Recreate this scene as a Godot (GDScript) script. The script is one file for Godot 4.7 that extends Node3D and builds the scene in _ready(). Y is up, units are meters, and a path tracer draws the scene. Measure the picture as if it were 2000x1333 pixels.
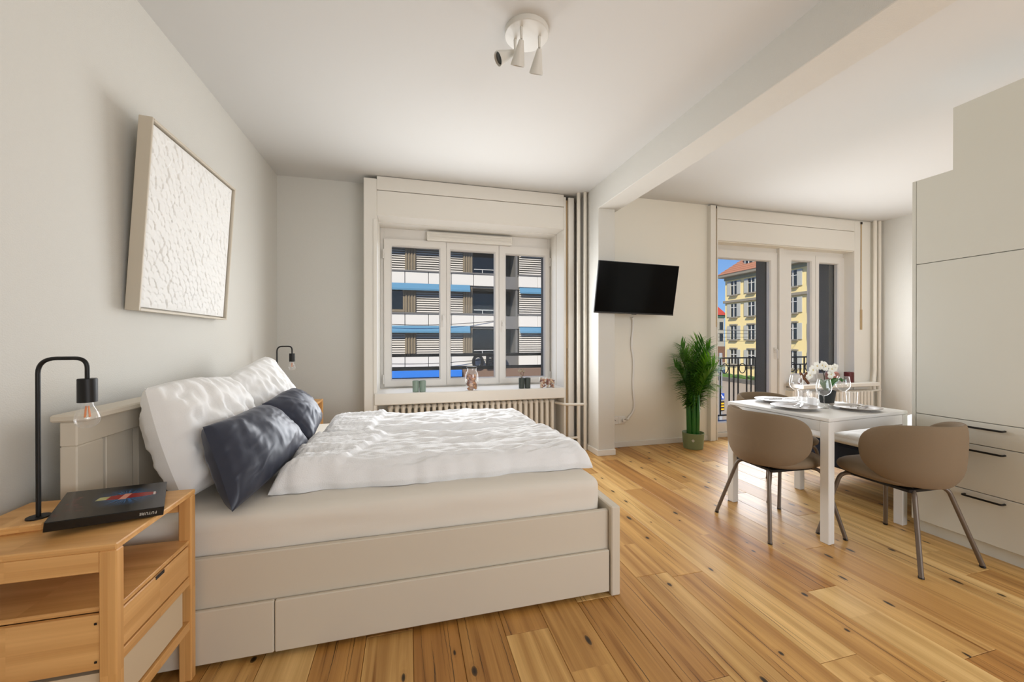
extends Node3D
# A bright one-room flat: bed by the left wall, window wall, dining table, tall white cupboard.

const H := 2.90          # ceiling height
const XL := -1.28        # left wall
const ZA := -4.41        # window wall behind the bed
const ZB := -4.05        # window wall behind the television
const XR := 6.42         # right wall
const ZF := 2.6          # wall behind the camera

var M := {}
var cache := {}
var names := {}
var rng := RandomNumberGenerator.new()
var wr := FastNoiseLite.new()

func _ready():
	rng.seed = 11
	wr.seed = 5
	wr.frequency = 1.0
	wr.fractal_octaves = 2
	view_and_light()
	materials()
	shell()
	window_bed()
	window_balcony()
	heating()
	outside()
	bed()
	nightstands()
	wall_things()
	kitchen()
	dining()
	daybed()
	plant()
	sill_things()

func view_and_light():
	var cam := Camera3D.new()
	cam.name = "camera"
	cam.position = Vector3(0, 1.24, 0)
	cam.rotation_degrees = Vector3(-0.163, -14.778, -0.027)
	cam.fov = rad_to_deg(2.0 * atan(666.5 / 764.36))
	cam.near = 0.05
	cam.far = 300.0
	add_child(cam)
	cam.current = true

	var sm := ProceduralSkyMaterial.new()
	sm.sky_top_color = Color(0.22, 0.45, 0.80)
	sm.sky_horizon_color = Color(0.58, 0.76, 0.93)
	sm.sky_curve = 0.2
	sm.ground_bottom_color = Color(0.45, 0.42, 0.38)
	sm.ground_horizon_color = Color(0.58, 0.70, 0.80)
	sm.sky_energy_multiplier = 1.0
	sm.ground_energy_multiplier = 1.0
	var sky := Sky.new()
	sky.sky_material = sm
	var env := Environment.new()
	env.background_mode = Environment.BG_SKY
	env.sky = sky
	env.tonemap_mode = Environment.TONE_MAPPER_LINEAR
	env.tonemap_exposure = 1.10
	env.sdfgi_enabled = true
	env.ssao_enabled = true
	env.ssil_enabled = true
	var we := WorldEnvironment.new()
	we.name = "environment"
	we.environment = env
	add_child(we)

	var sun := DirectionalLight3D.new()
	sun.name = "sun"
	sun.light_color = Color(1.0, 0.95, 0.86)
	sun.light_energy = 1.7
	sun.light_angular_distance = 0.6
	sun.shadow_enabled = true
	add_child(sun)
	sun.look_at_from_position(Vector3.ZERO, -Vector3(-0.42, 0.62, 0.62), Vector3.UP)

	# daylight that comes in through the two glazed openings
	daylight("window_daylight", Vector3(0.70, 1.42, -4.13), Vector2(1.95, 1.30), 4.5)
	daylight("window_recess_daylight", Vector3(0.70, 1.52, -4.555), Vector2(1.90, 1.55), 0.9)
	daylight("kitchen_daylight", Vector3(3.00, 1.55, ZF + 0.02), Vector2(3.5, 1.5), 10.5, 0.0)
	daylight("door_daylight", Vector3(4.24, 1.15, -4.03), Vector2(0.95, 1.70), 4.2)
	daylight("balcony_window_daylight", Vector3(5.45, 1.55, -4.03), Vector2(0.95, 1.20), 2.0)

func daylight(called: String, at: Vector3, size: Vector2, energy: float, turn := 180.0):
	var a := AreaLight3D.new()
	a.name = called
	a.area_size = size
	a.light_energy = energy
	a.light_color = Color(0.965, 0.977, 0.99)
	a.area_range = 14.0
	a.area_attenuation = 2.0
	a.shadow_enabled = true
	a.position = at
	a.rotation_degrees.y = turn
	add_child(a)

# ------------------------------------------------------------------ nodes
func numbered(called: String) -> String:
	var n: int = names.get(called, 0)
	names[called] = n + 1
	return called if n == 0 else "%s_%03d" % [called, n]

func tag(o: Node3D, label: String, category: String, group := "", kind := ""):
	o.set_meta("label", label)
	o.set_meta("category", category)
	if group != "":
		o.set_meta("group", group)
	if kind != "":
		o.set_meta("kind", kind)

func thing(called: String, label: String, category: String, at := Vector3.ZERO, turn := 0.0, group := "", kind := "") -> Node3D:
	var o := Node3D.new()
	o.name = numbered(called)
	o.position = at
	o.rotation.y = turn
	add_child(o)
	tag(o, label, category, group, kind)
	return o

func mi(parent: Node3D, called: String, mesh: Mesh, mat: Material, at := Vector3.ZERO, turn := Basis.IDENTITY) -> MeshInstance3D:
	var o := MeshInstance3D.new()
	o.name = numbered(called) if parent == self else called
	o.mesh = mesh
	o.material_override = mat
	o.transform = Transform3D(turn, at)
	o.cast_shadow = GeometryInstance3D.SHADOW_CASTING_SETTING_ON
	parent.add_child(o, true)
	return o

func copy(src: Node3D, at: Vector3, turn: float, label := "") -> Node3D:
	var c: Node3D = src.duplicate()
	var base := String(src.name)
	c.name = numbered(base)
	c.position = at
	c.rotation.y = turn
	add_child(c)
	if label != "":
		c.set_meta("label", label)
	return c

func off(n: Node) -> Vector3:
	var v := Vector3.ZERO
	while n != self and n != null:
		v += n.position
		n = n.get_parent()
	return v

# a chamfered box between two corners given in the axes of the parent
func box(parent: Node3D, called: String, a: Vector3, b: Vector3, mat: Material, bev := 0.003) -> MeshInstance3D:
	var lo := Vector3(minf(a.x, b.x), minf(a.y, b.y), minf(a.z, b.z))
	var hi := Vector3(maxf(a.x, b.x), maxf(a.y, b.y), maxf(a.z, b.z))
	return mi(parent, called, cbox(hi - lo, bev), mat, (lo + hi) * 0.5)

# the same between two corners given in the axes of the room (parents that are not turned)
func wbox(parent: Node3D, called: String, a: Vector3, b: Vector3, mat: Material, bev := 0.003) -> MeshInstance3D:
	var o := off(parent)
	return box(parent, called, a - o, b - o, mat, bev)

# ------------------------------------------------------------------ meshes
func amesh(v: PackedVector3Array, idx: PackedInt32Array, uv := PackedVector2Array(), auto := true) -> ArrayMesh:
	var ind := idx.duplicate()
	if auto:
		var c := Vector3.ZERO
		for p in v:
			c += p
		c /= float(v.size())
		var vol := 0.0
		for i in range(0, ind.size(), 3):
			var a := v[ind[i]] - c
			vol += a.dot((v[ind[i + 2]] - c).cross(v[ind[i + 1]] - c))
		if vol < 0.0:
			for i in range(0, ind.size(), 3):
				var t := ind[i + 1]
				ind[i + 1] = ind[i + 2]
				ind[i + 2] = t
	var nm := PackedVector3Array()
	nm.resize(v.size())
	for i in range(0, ind.size(), 3):
		var a := v[ind[i]]
		var n := (v[ind[i + 2]] - a).cross(v[ind[i + 1]] - a)
		nm[ind[i]] += n
		nm[ind[i + 1]] += n
		nm[ind[i + 2]] += n
	for i in nm.size():
		nm[i] = nm[i].normalized() if nm[i].length() > 1e-12 else Vector3.UP
	var arr := []
	arr.resize(Mesh.ARRAY_MAX)
	arr[Mesh.ARRAY_VERTEX] = v
	arr[Mesh.ARRAY_NORMAL] = nm
	arr[Mesh.ARRAY_INDEX] = ind
	if uv.size() == v.size():
		arr[Mesh.ARRAY_TEX_UV] = uv
	var m := ArrayMesh.new()
	m.add_surface_from_arrays(Mesh.PRIMITIVE_TRIANGLES, arr)
	return m

# collects flat-shaded polygons
class Flat:
	var v := PackedVector3Array()
	var uv := PackedVector2Array()
	var idx := PackedInt32Array()
	var grain := 1       # the axis that the picture's length follows
	func poly(pts: Array, out: Vector3):
		var ax := out.abs().max_axis_index()
		var along := grain if grain != ax else (ax + 1) % 3
		var across := 3 - ax - along
		var n: Vector3 = (pts[2] - pts[0]).cross(pts[1] - pts[0])
		var rev := n.dot(out) < 0.0
		var base := v.size()
		for p in pts:
			v.append(p)
			uv.append(Vector2(p[across], p[along]))
		for i in range(1, pts.size() - 1):
			idx.append(base)
			idx.append(base + (i + 1 if rev else i))
			idx.append(base + (i if rev else i + 1))
	func slab(lo: Vector3, hi: Vector3):
		var c := [Vector3(lo.x, lo.y, lo.z), Vector3(hi.x, lo.y, lo.z), Vector3(hi.x, hi.y, lo.z), Vector3(lo.x, hi.y, lo.z), Vector3(lo.x, lo.y, hi.z), Vector3(hi.x, lo.y, hi.z), Vector3(hi.x, hi.y, hi.z), Vector3(lo.x, hi.y, hi.z)]
		poly([c[0], c[1], c[2], c[3]], Vector3(0, 0, -1))
		poly([c[4], c[5], c[6], c[7]], Vector3(0, 0, 1))
		poly([c[0], c[3], c[7], c[4]], Vector3(-1, 0, 0))
		poly([c[1], c[2], c[6], c[5]], Vector3(1, 0, 0))
		poly([c[0], c[1], c[5], c[4]], Vector3(0, -1, 0))
		poly([c[3], c[2], c[6], c[7]], Vector3(0, 1, 0))

func fmesh(f: Flat) -> ArrayMesh:
	return amesh(f.v, f.idx, f.uv, false)

func cbox(s: Vector3, bev: float) -> ArrayMesh:
	bev = minf(bev, minf(s.x, minf(s.y, s.z)) * 0.3)
	var key := "b%.4f,%.4f,%.4f,%.4f" % [s.x, s.y, s.z, bev]
	if cache.has(key):
		return cache[key]
	var f := Flat.new()
	f.grain = s.max_axis_index()
	var h := s * 0.5
	var i := h - Vector3.ONE * bev
	for ax in 3:
		var u := (ax + 1) % 3
		var w := (ax + 2) % 3
		for sg in [-1.0, 1.0]:
			var pts := []
			for q in [[-1, -1], [1, -1], [1, 1], [-1, 1]]:
				var p := Vector3.ZERO
				p[ax] = h[ax] * sg
				p[u] = i[u] * q[0]
				p[w] = i[w] * q[1]
				pts.append(p)
			var n := Vector3.ZERO
			n[ax] = sg
			f.poly(pts, n)
		for su in [-1.0, 1.0]:
			for sw in [-1.0, 1.0]:
				var a := Vector3.ZERO
				var b := Vector3.ZERO
				a[u] = h[u] * su
				a[w] = i[w] * sw
				b[u] = i[u] * su
				b[w] = h[w] * sw
				a[ax] = -i[ax]
				b[ax] = -i[ax]
				var c := b
				var d := a
				c[ax] = i[ax]
				d[ax] = i[ax]
				var n := Vector3.ZERO
				n[u] = su
				n[w] = sw
				f.poly([a, b, c, d], n)
	for sx in [-1.0, 1.0]:
		for sy in [-1.0, 1.0]:
			for sz in [-1.0, 1.0]:
				f.poly([Vector3(h.x * sx, i.y * sy, i.z * sz), Vector3(i.x * sx, h.y * sy, i.z * sz), Vector3(i.x * sx, i.y * sy, h.z * sz)], Vector3(sx, sy, sz))
	cache[key] = fmesh(f)
	return cache[key]

# nu x nv points; wrap joins the last row of u to the first
func grid(nu: int, nv: int, fn: Callable, wrap := false, auto := true, flip := false) -> ArrayMesh:
	var v := PackedVector3Array()
	var uv := PackedVector2Array()
	var idx := PackedInt32Array()
	for i in nu:
		for j in nv:
			v.append(fn.call(i, j))
			uv.append(Vector2(float(i) / (nu - 1), float(j) / (nv - 1)))
	for i in (nu if wrap else nu - 1):
		for j in nv - 1:
			var a := i * nv + j
			var b := ((i + 1) % nu) * nv + j
			if flip:
				idx.append_array(PackedInt32Array([a, a + 1, b, b, a + 1, b + 1]))
			else:
				idx.append_array(PackedInt32Array([a, b, a + 1, b, b + 1, a + 1]))
	return amesh(v, idx, uv, auto)

# profile of (radius, height) turned about y; sharp corners come from doubled points
func lathe(prof: Array, seg := 28) -> ArrayMesh:
	return grid(seg, prof.size(), func(i: int, j: int):
		var a := TAU * i / seg
		return Vector3(prof[j].x * cos(a), prof[j].y, prof[j].x * sin(a)), true)

func tube(pts: Array, r, seg := 10, caps := true) -> ArrayMesh:
	var n := pts.size()
	var v := PackedVector3Array()
	var idx := PackedInt32Array()
	var t0: Vector3 = (pts[1] - pts[0]).normalized()
	var up := Vector3.UP if absf(t0.y) < 0.9 else Vector3.RIGHT
	var side := t0.cross(up).normalized()
	for k in n:
		var t: Vector3 = (pts[mini(k + 1, n - 1)] - pts[maxi(k - 1, 0)]).normalized()
		side = (side - t * side.dot(t)).normalized()
		var bi := t.cross(side)
		var rad: float = r[k] if r is Array else r
		for s in seg:
			var a := TAU * s / seg
			v.append(pts[k] + (side * cos(a) + bi * sin(a)) * rad)
	for k in n - 1:
		for s in seg:
			var a := k * seg + s
			var b := k * seg + (s + 1) % seg
			idx.append_array(PackedInt32Array([a, b, a + seg, b, b + seg, a + seg]))
	if caps:
		for e in [0, n - 1]:
			var base := v.size()
			for s in seg:
				v.append(v[e * seg + s])
			for s in range(1, seg - 1):
				if e == 0:
					idx.append_array(PackedInt32Array([base, base + s + 1, base + s]))
				else:
					idx.append_array(PackedInt32Array([base, base + s, base + s + 1]))
	return amesh(v, idx)

func bend(pts: Array, r: float, steps := 6) -> Array:
	var out := [pts[0]]
	for k in range(1, pts.size() - 1):
		var a: Vector3 = (pts[k - 1] - pts[k])
		var b: Vector3 = (pts[k + 1] - pts[k])
		var rr := minf(r, minf(a.length(), b.length()) * 0.49)
		var p0: Vector3 = pts[k] + a.normalized() * rr
		var p2: Vector3 = pts[k] + b.normalized() * rr
		for s in steps + 1:
			var t := float(s) / steps
			out.append(p0.lerp(pts[k], t).lerp(pts[k].lerp(p2, t), t))
	out.append(pts[-1])
	return out

# an outline in x and y with depth along z (from 0 to -d), flat sides
func extrude(poly: Array, d: float) -> ArrayMesh:
	var f := Flat.new()
	var p2 := PackedVector2Array(poly)
	var tri := Geometry2D.triangulate_polygon(p2)
	for k in range(0, tri.size(), 3):
		var a := p2[tri[k]]
		var b := p2[tri[k + 1]]
		var c := p2[tri[k + 2]]
		f.poly([Vector3(a.x, a.y, 0), Vector3(b.x, b.y, 0), Vector3(c.x, c.y, 0)], Vector3(0, 0, 1))
		f.poly([Vector3(a.x, a.y, -d), Vector3(b.x, b.y, -d), Vector3(c.x, c.y, -d)], Vector3(0, 0, -1))
	var cw := Geometry2D.is_polygon_clockwise(p2)
	for k in p2.size():
		var a := p2[k]
		var b := p2[(k + 1) % p2.size()]
		var n := Vector3(b.y - a.y, a.x - b.x, 0) * (-1.0 if cw else 1.0)
		f.poly([Vector3(a.x, a.y, 0), Vector3(b.x, b.y, 0), Vector3(b.x, b.y, -d), Vector3(a.x, a.y, -d)], n)
	return fmesh(f)

func lettering(parent: Node3D, called: String, words: String, size: float, mat: Material, at: Vector3, turn: Basis, depth := 0.002) -> MeshInstance3D:
	var t := TextMesh.new()
	var fo := SystemFont.new()
	fo.font_names = PackedStringArray(["Droid Sans"])
	fo.font_weight = 700
	t.font = fo
	t.text = words
	t.font_size = 64
	t.pixel_size = size / 64.0
	t.depth = depth
	return mi(parent, called, t, mat, at, turn)

# ------------------------------------------------------------------ materials
func mat(col: Color, rough := 0.6, metal := 0.0) -> StandardMaterial3D:
	var m := StandardMaterial3D.new()
	m.albedo_color = col
	m.roughness = rough
	m.metallic = metal
	return m

func noise_tex(freq: float, size := 256, seed_ := 1, octaves := 4) -> ImageTexture:
	var n := FastNoiseLite.new()
	n.seed = seed_
	n.frequency = freq
	n.fractal_octaves = octaves
	var im := n.get_seamless_image(size, size)
	return ImageTexture.create_from_image(im)

func relief(m: StandardMaterial3D, tex: Texture2D, scale_cm: float, per_metre: float):
	m.heightmap_enabled = true
	m.heightmap_texture = tex
	m.heightmap_scale = scale_cm
	m.uv1_triplanar = true
	m.uv1_scale = Vector3.ONE * per_metre

# a piece of timber: fibres run down the picture; knots, mineral streaks and cracks are part of the wood
func timber(w: int, h: int, seed_: int, light: Color, dark: Color, knots: int, cracks: int, contrast := 1.0) -> ImageTexture:
	var r := RandomNumberGenerator.new()
	r.seed = seed_
	var fd := stretched(w, h, seed_, 0.009, 6, 2)
	var md := stretched(w, h, seed_ + 50, 0.022, 14, 3)
	var pd := stretched(w, h, seed_ + 90, 0.11, 22, 3)
	var shade := PackedFloat32Array()
	shade.resize(w * h)
	for i in w * h:
		var x := float(i % w)
		var f := fd[i] / 255.0
		var s := (f - 0.5) * 0.62 + (md[i] / 255.0 - 0.5) * 0.30 + sin(x * 0.30 + f * 40.0) * 0.028 + (pd[i] / 255.0 - 0.5) * 0.15
		shade[i] = s * contrast + 0.30
	var black := PackedFloat32Array()
	black.resize(w * h)
	# long brown streaks
	for k in (cracks + 1) / 2:
		var cx := r.randf_range(0.05, 0.95) * w
		var cy := r.randf_range(0.0, 1.0) * h
		var rx := r.randf_range(0.03, 0.10) * w
		var ry := r.randf_range(0.06, 0.16) * h
		var tilt := r.randf_range(-0.05, 0.05)
		for y in range(maxi(0, int(cy - ry)), mini(h, int(cy + ry))):
			for x in range(maxi(0, int(cx - rx * 2.0)), mini(w, int(cx + rx * 2.0))):
				var q := Vector2((x - cx - (y - cy) * tilt) / rx, (y - cy) / ry).length_squared()
				if q < 1.0:
					shade[y * w + x] += 0.30 * (1.0 - q) * (0.5 + pd[y * w + x] / 255.0)
	for k in knots:
		var cx := r.randf_range(0.15, 0.85) * w
		var cy := r.randf_range(0.05, 0.95) * h
		var rx := r.randf_range(0.022, 0.060) * w
		var ry := rx * r.randf_range(0.32, 0.75)
		for y in range(maxi(0, int(cy - ry * 6.0)), mini(h, int(cy + ry * 6.0))):
			for x in range(maxi(0, int(cx - rx * 4.0)), mini(w, int(cx + rx * 4.0))):
				var d := Vector2((x - cx) / rx, (y - cy) / (ry * (1.0 if absf(x - cx) > rx else 1.5))).length()
				if d < 5.0:
					var i := y * w + x
					shade[i] += 0.60 * exp(-d * 0.8) * (0.75 + 0.25 * sin(d * 5.0))
					if d < 1.0:
						black[i] = maxf(black[i], 0.9 - d * d * 0.5)
	for k in cracks:
		var x := r.randf_range(0.1, 0.9) * w
		var y := r.randf_range(0.0, 0.8) * h
		var ln := r.randf_range(0.06, 0.26) * h
		var wide := r.randf_range(0.5, 1.9)
		var drift := r.randf_range(-0.12, 0.12)
		for s in int(ln):
			x += drift + r.randf_range(-0.35, 0.35)
			var ww := wide * sin(PI * s / ln)
			for q in range(-6, 7):
				var xi := int(x) + q
				var yi := int(y) + s
				if xi >= 0 and xi < w and yi < h:
					var i := yi * w + xi
					black[i] = maxf(black[i], clampf(ww - absf(q) + 0.2, 0.0, 1.0) * 0.85)
					shade[i] += 0.16 * exp(-absf(q) * 0.4) * sin(PI * s / ln)
	var out := PackedByteArray()
	out.resize(w * h * 3)
	for i in w * h:
		var t := clampf(shade[i], 0.0, 1.0)
		var b := 1.0 - black[i] * 0.82
		out[i * 3] = int(clampf(lerpf(light.r, dark.r, t) * b, 0.0, 1.0) * 255.0)
		out[i * 3 + 1] = int(clampf(lerpf(light.g, dark.g, t) * b, 0.0, 1.0) * 255.0)
		out[i * 3 + 2] = int(clampf(lerpf(light.b, dark.b, t) * b, 0.0, 1.0) * 255.0)
	return ImageTexture.create_from_image(Image.create_from_data(w, h, false, Image.FORMAT_RGB8, out))

func stretched(w: int, h: int, seed_: int, freq: float, by: int, oct: int) -> PackedByteArray:
	var n := FastNoiseLite.new()
	n.seed = seed_
	n.frequency = freq
	n.fractal_octaves = oct
	var im := n.get_image(w, maxi(8, h / by), false, false, true)
	im.resize(w, h, Image.INTERPOLATE_CUBIC)
	return im.get_data()

func glass_mat(col := Color(1, 1, 1, 0.04)) -> StandardMaterial3D:
	var m := mat(col, 0.0)
	m.transparency = BaseMaterial3D.TRANSPARENCY_ALPHA
	return m

func cloth(col: Color, rim := 0.3, bump := 0.02, per_metre := 8.0) -> StandardMaterial3D:
	var m := mat(col, 0.85)
	m.rim_enabled = rim > 0.0
	m.rim = rim
	m.rim_tint = 0.6
	relief(m, M.weave_tex, bump, per_metre)
	return m

func materials():
	M.weave_tex = noise_tex(0.12, 256, 3, 3)
	M.stucco_tex = noise_tex(0.09, 256, 9, 4)
	M.wall = mat(Color(0.84, 0.83, 0.80), 0.95)
	relief(M.wall, M.stucco_tex, 0.07, 6.0)
	M.wall_cream = mat(Color(0.94, 0.92, 0.87), 0.9)
	M.ceiling = mat(Color(0.835, 0.83, 0.815), 0.95)
	M.paint = mat(Color(0.91, 0.892, 0.855), 0.42)
	M.frame_white = mat(Color(0.90, 0.885, 0.86), 0.35)
	M.render_grey = mat(Color(0.34, 0.34, 0.33), 0.95)
	relief(M.render_grey, M.stucco_tex, 0.3, 2.0)
	M.seam = mat(Color(0.22, 0.20, 0.18), 0.9)
	M.pane = glass_mat(Color(0.95, 0.98, 1.0, 0.02))
	M.pane.metallic_specular = 0.12
	M.belt = mat(Color(0.72, 0.62, 0.47), 0.9)
	M.radiator = mat(Color(0.91, 0.885, 0.835), 0.4)
	M.black_iron = mat(Color(0.055, 0.055, 0.06), 0.5, 0.3)
	M.black_metal = mat(Color(0.06, 0.058, 0.055), 0.45, 0.2)
	M.steel = mat(Color(0.72, 0.72, 0.72), 0.25, 1.0)
	M.white_lacquer = mat(Color(0.88, 0.87, 0.845), 0.5)
	M.bed_paint = mat(Color(0.84, 0.80, 0.73), 0.4)
	M.cupboard = mat(Color(0.85, 0.845, 0.80), 0.28)
	M.sheet = cloth(Color(0.90, 0.87, 0.82), 0.2, 0.012, 6.0)
	M.duvet = cloth(Color(0.945, 0.945, 0.945), 0.3, 0.10, 5.0)
	M.pillow_white = cloth(Color(0.945, 0.94, 0.93), 0.3, 0.03, 6.0)
	M.satin = mat(Color(0.165, 0.185, 0.25), 0.40)
	M.satin.rim_enabled = true
	M.satin.rim = 0.6
	M.satin.rim_tint = 0.5
	M.screen = mat(Color(0.010, 0.010, 0.011), 0.15)
	M.screen.metallic_specular = 0.22
	M.bezel = mat(Color(0.03, 0.03, 0.03), 0.35)
	M.taupe = cloth(Color(0.49, 0.415, 0.32), 0.25, 0.05, 10.0)
	M.taupe_leg = mat(Color(0.42, 0.37, 0.32), 0.42, 0.3)
	M.navy = cloth(Color(0.13, 0.16, 0.23), 0.2, 0.03, 10.0)
	M.ceramic = mat(Color(0.62, 0.58, 0.54), 0.3)
	M.clear = glass_mat(Color(1, 1, 1, 0.05))
	M.solid_glass = glass_mat(Color(1, 1, 1, 0.03))
	M.chrome = mat(Color(0.78, 0.78, 0.78), 0.15, 1.0)
	M.porcelain = mat(Color(0.93, 0.93, 0.93), 0.4)
	# birch of the bedside tables
	var bt := timber(256, 512, 301, Color(0.93, 0.73, 0.47), Color(0.72, 0.49, 0.25), 0, 0, 0.75)
	M.birch = mat(Color.WHITE, 0.42)
	M.birch.albedo_texture = bt
	M.birch.uv1_scale = Vector3(4.0, 0.8, 1.0)
	M.birch_pale = mat(Color(0.86, 0.78, 0.66), 0.5)
	# oak boards
	M.oak = []
	var tones := [[Color(0.92, 0.75, 0.48), Color(0.56, 0.36, 0.13)], [Color(0.88, 0.69, 0.41), Color(0.52, 0.33, 0.12)], [Color(0.94, 0.79, 0.53), Color(0.60, 0.41, 0.18)], [Color(0.84, 0.63, 0.35), Color(0.48, 0.30, 0.11)], [Color(0.91, 0.73, 0.45), Color(0.54, 0.35, 0.14)], [Color(0.94, 0.78, 0.51), Color(0.56, 0.37, 0.15)]]
	for k in 6:
		var t := timber(224, 1024, 700 + k * 13, tones[k][0], tones[k][1], 3 + k % 3, 8 + k % 4, 0.72)
		for q in 2:
			var m := mat(Color.WHITE if q == 0 else Color(0.94, 0.91, 0.87), 0.40 + 0.05 * q)
			m.albedo_texture = t
			M.oak.append(m)


# ------------------------------------------------------------------ the room
func struct(called: String, a: Vector3, b: Vector3, m: Material, label: String, category: String, bev := 0.002) -> MeshInstance3D:
	var o := box(self, called, a, b, m, bev)
	tag(o, label, category, "", "structure")
	return o

func shell():
	floor_boards()
	struct("ceiling", Vector3(XL - 0.2, H, -4.75), Vector3(XR + 0.2, H + 0.2, ZF + 0.2), M.ceiling, "smooth warm white ceiling over the whole room", "ceiling")
	struct("wall_left", Vector3(XL - 0.2, -0.2, -4.75), Vector3(XL, H + 0.02, ZF + 0.2), M.wall, "rough plastered off-white wall behind the headboard", "wall")
	struct("wall_right", Vector3(XR, -0.2, -4.55), Vector3(XR + 0.2, H + 0.02, ZF + 0.2), M.wall, "off-white wall beside the balcony window", "wall")
	var wf := thing("wall_front", "off-white wall with a wide window facing the bed window", "wall", Vector3(0, 0, ZF), 0.0, "", "structure")
	for q in [[XL - 0.2, 1.2, -0.2, H + 0.02], [4.8, XR + 0.2, -0.2, H + 0.02], [1.2, 4.8, -0.2, 0.75], [1.2, 4.8, 2.55, H + 0.02]]:
		wbox(wf, "plaster", Vector3(q[0], q[2], ZF), Vector3(q[1], q[3], ZF + 0.2), M.wall, 0.0)
	var w3 := thing("window_3", "wide white kitchen-side window opposite the bed window", "window", Vector3(3.0, 0.75, ZF + 0.1), 0.0, "", "structure")
	for k in 3:
		var xa := 1.2 + k * 1.2
		sash(w3, xa + 0.01, xa + 1.19, 0.76, 2.54, ZF + 0.13, xa + 0.09, xa + 1.11, 0.84, 2.46)
	# the wall behind the bed, with the window opening: the inside plaster and a dark outer leaf
	var w := thing("wall_back", "off-white window wall beside the far bedside table", "wall", Vector3(0, 0, ZA), 0.0, "", "structure")
	for q in [[XL, -0.31, 0.0, H], [1.71, 2.06, 0.0, H], [-0.31, 1.71, 0.0, 0.64], [-0.31, 1.71, 2.50, H]]:
		wbox(w, "plaster", Vector3(q[0], q[2], ZA), Vector3(q[1], q[3], ZA - 0.20), M.wall, 0.0)
	for q in [[XL - 0.2, -0.24, -3.5, 4.2], [1.655, 2.30, -3.5, 4.2], [-0.24, 1.655, -3.5, 0.68], [-0.24, 1.655, 2.40, 4.2]]:
		wbox(w, "outer_render", Vector3(q[0], q[2], -4.66), Vector3(q[1], q[3], -4.80), M.render_grey, 0.0)
	# the wall behind the television, opening from x 3.66 to 5.95
	w = thing("wall_back_right", "plain cream wall behind the television and the palm", "wall", Vector3(0, 0, ZB), 0.0, "", "structure")
	for q in [[2.05, 3.66, 0.0, H], [6.01, XR, 0.0, H], [3.66, 6.01, 2.46, H], [4.90, 6.01, 0.0, 0.56]]:
		wbox(w, "plaster", Vector3(q[0], q[2], ZB), Vector3(q[1], q[3], ZB - 0.20), M.wall_cream, 0.0)
	for q in [[2.25, 3.60, -3.5, 4.2], [5.80, XR + 0.6, -3.5, 4.2], [3.60, 5.80, 2.36, 4.2], [4.66, 4.98, -3.5, 2.36], [4.98, 5.80, -3.5, 0.62], [3.60, 4.66, -3.5, -0.02]]:
		wbox(w, "outer_render", Vector3(q[0], q[2], -4.25), Vector3(q[1], q[3], -4.39), M.render_grey, 0.0)
	# pier and beam between the two halves of the room
	struct("wall_middle", Vector3(1.955, -0.05, -3.80), Vector3(2.15, H, -4.61), M.wall, "narrow white pier between heating pipes and television wall", "wall", 0.004)
	struct("trim_1", Vector3(1.955, 2.645, -4.06), Vector3(2.20, H + 0.01, ZF), M.wall, "long white ceiling beam running from the pier towards the kitchen", "beam", 0.004)
	# skirting
	struct("baseboard_back_right", Vector3(2.15, 0.0, ZB + 0.012), Vector3(3.56, 0.062, ZB), M.paint, "low cream skirting board under the television", "skirting", 0.003)
	struct("baseboard_middle", Vector3(1.943, 0.0, -3.788), Vector3(2.155, 0.062, -4.40), M.paint, "low cream skirting wrapped around the white pier", "skirting", 0.003)
	struct("baseboard_left", Vector3(XL, 0.0, -4.40), Vector3(XL + 0.012, 0.062, ZF), M.paint, "low cream skirting along the headboard wall", "skirting", 0.003)
	struct("baseboard_right", Vector3(XR - 0.012, 0.0, -4.04), Vector3(XR, 0.062, ZF), M.paint, "low cream skirting along the wall beside the balcony window", "skirting", 0.003)

func floor_boards():
	var f := thing("floor", "oiled oak plank floor with knots and cracks", "floor", Vector3.ZERO, 0.0, "", "structure")
	wbox(f, "subfloor", Vector3(XL - 0.2, -0.20, -4.62), Vector3(XR + 0.2, -0.0155, ZF + 0.2), M.oak[3], 0.0)
	var r := RandomNumberGenerator.new()
	r.seed = 77
	var x := XL - 0.02
	var col := 0
	while x < XR:
		var wdt := 0.188
		var z := -4.45 - r.randf_range(0.0, 1.3)
		while z < ZF:
			var ln: float = r.randf_range(1.35, 2.3)
			var z0 := maxf(z, -4.45)
			var z1 := minf(z + ln, ZF)
			z += ln
			if z1 - z0 < 0.05:
				continue
			var m: Material = M.oak[r.randi_range(0, M.oak.size() - 1)]
			mi(f, "plank", plank(wdt - 0.0016, z1 - z0 - 0.0016, r), m, Vector3(x + wdt * 0.5, -0.0075, (z0 + z1) * 0.5))
		x += wdt
		col += 1

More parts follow.
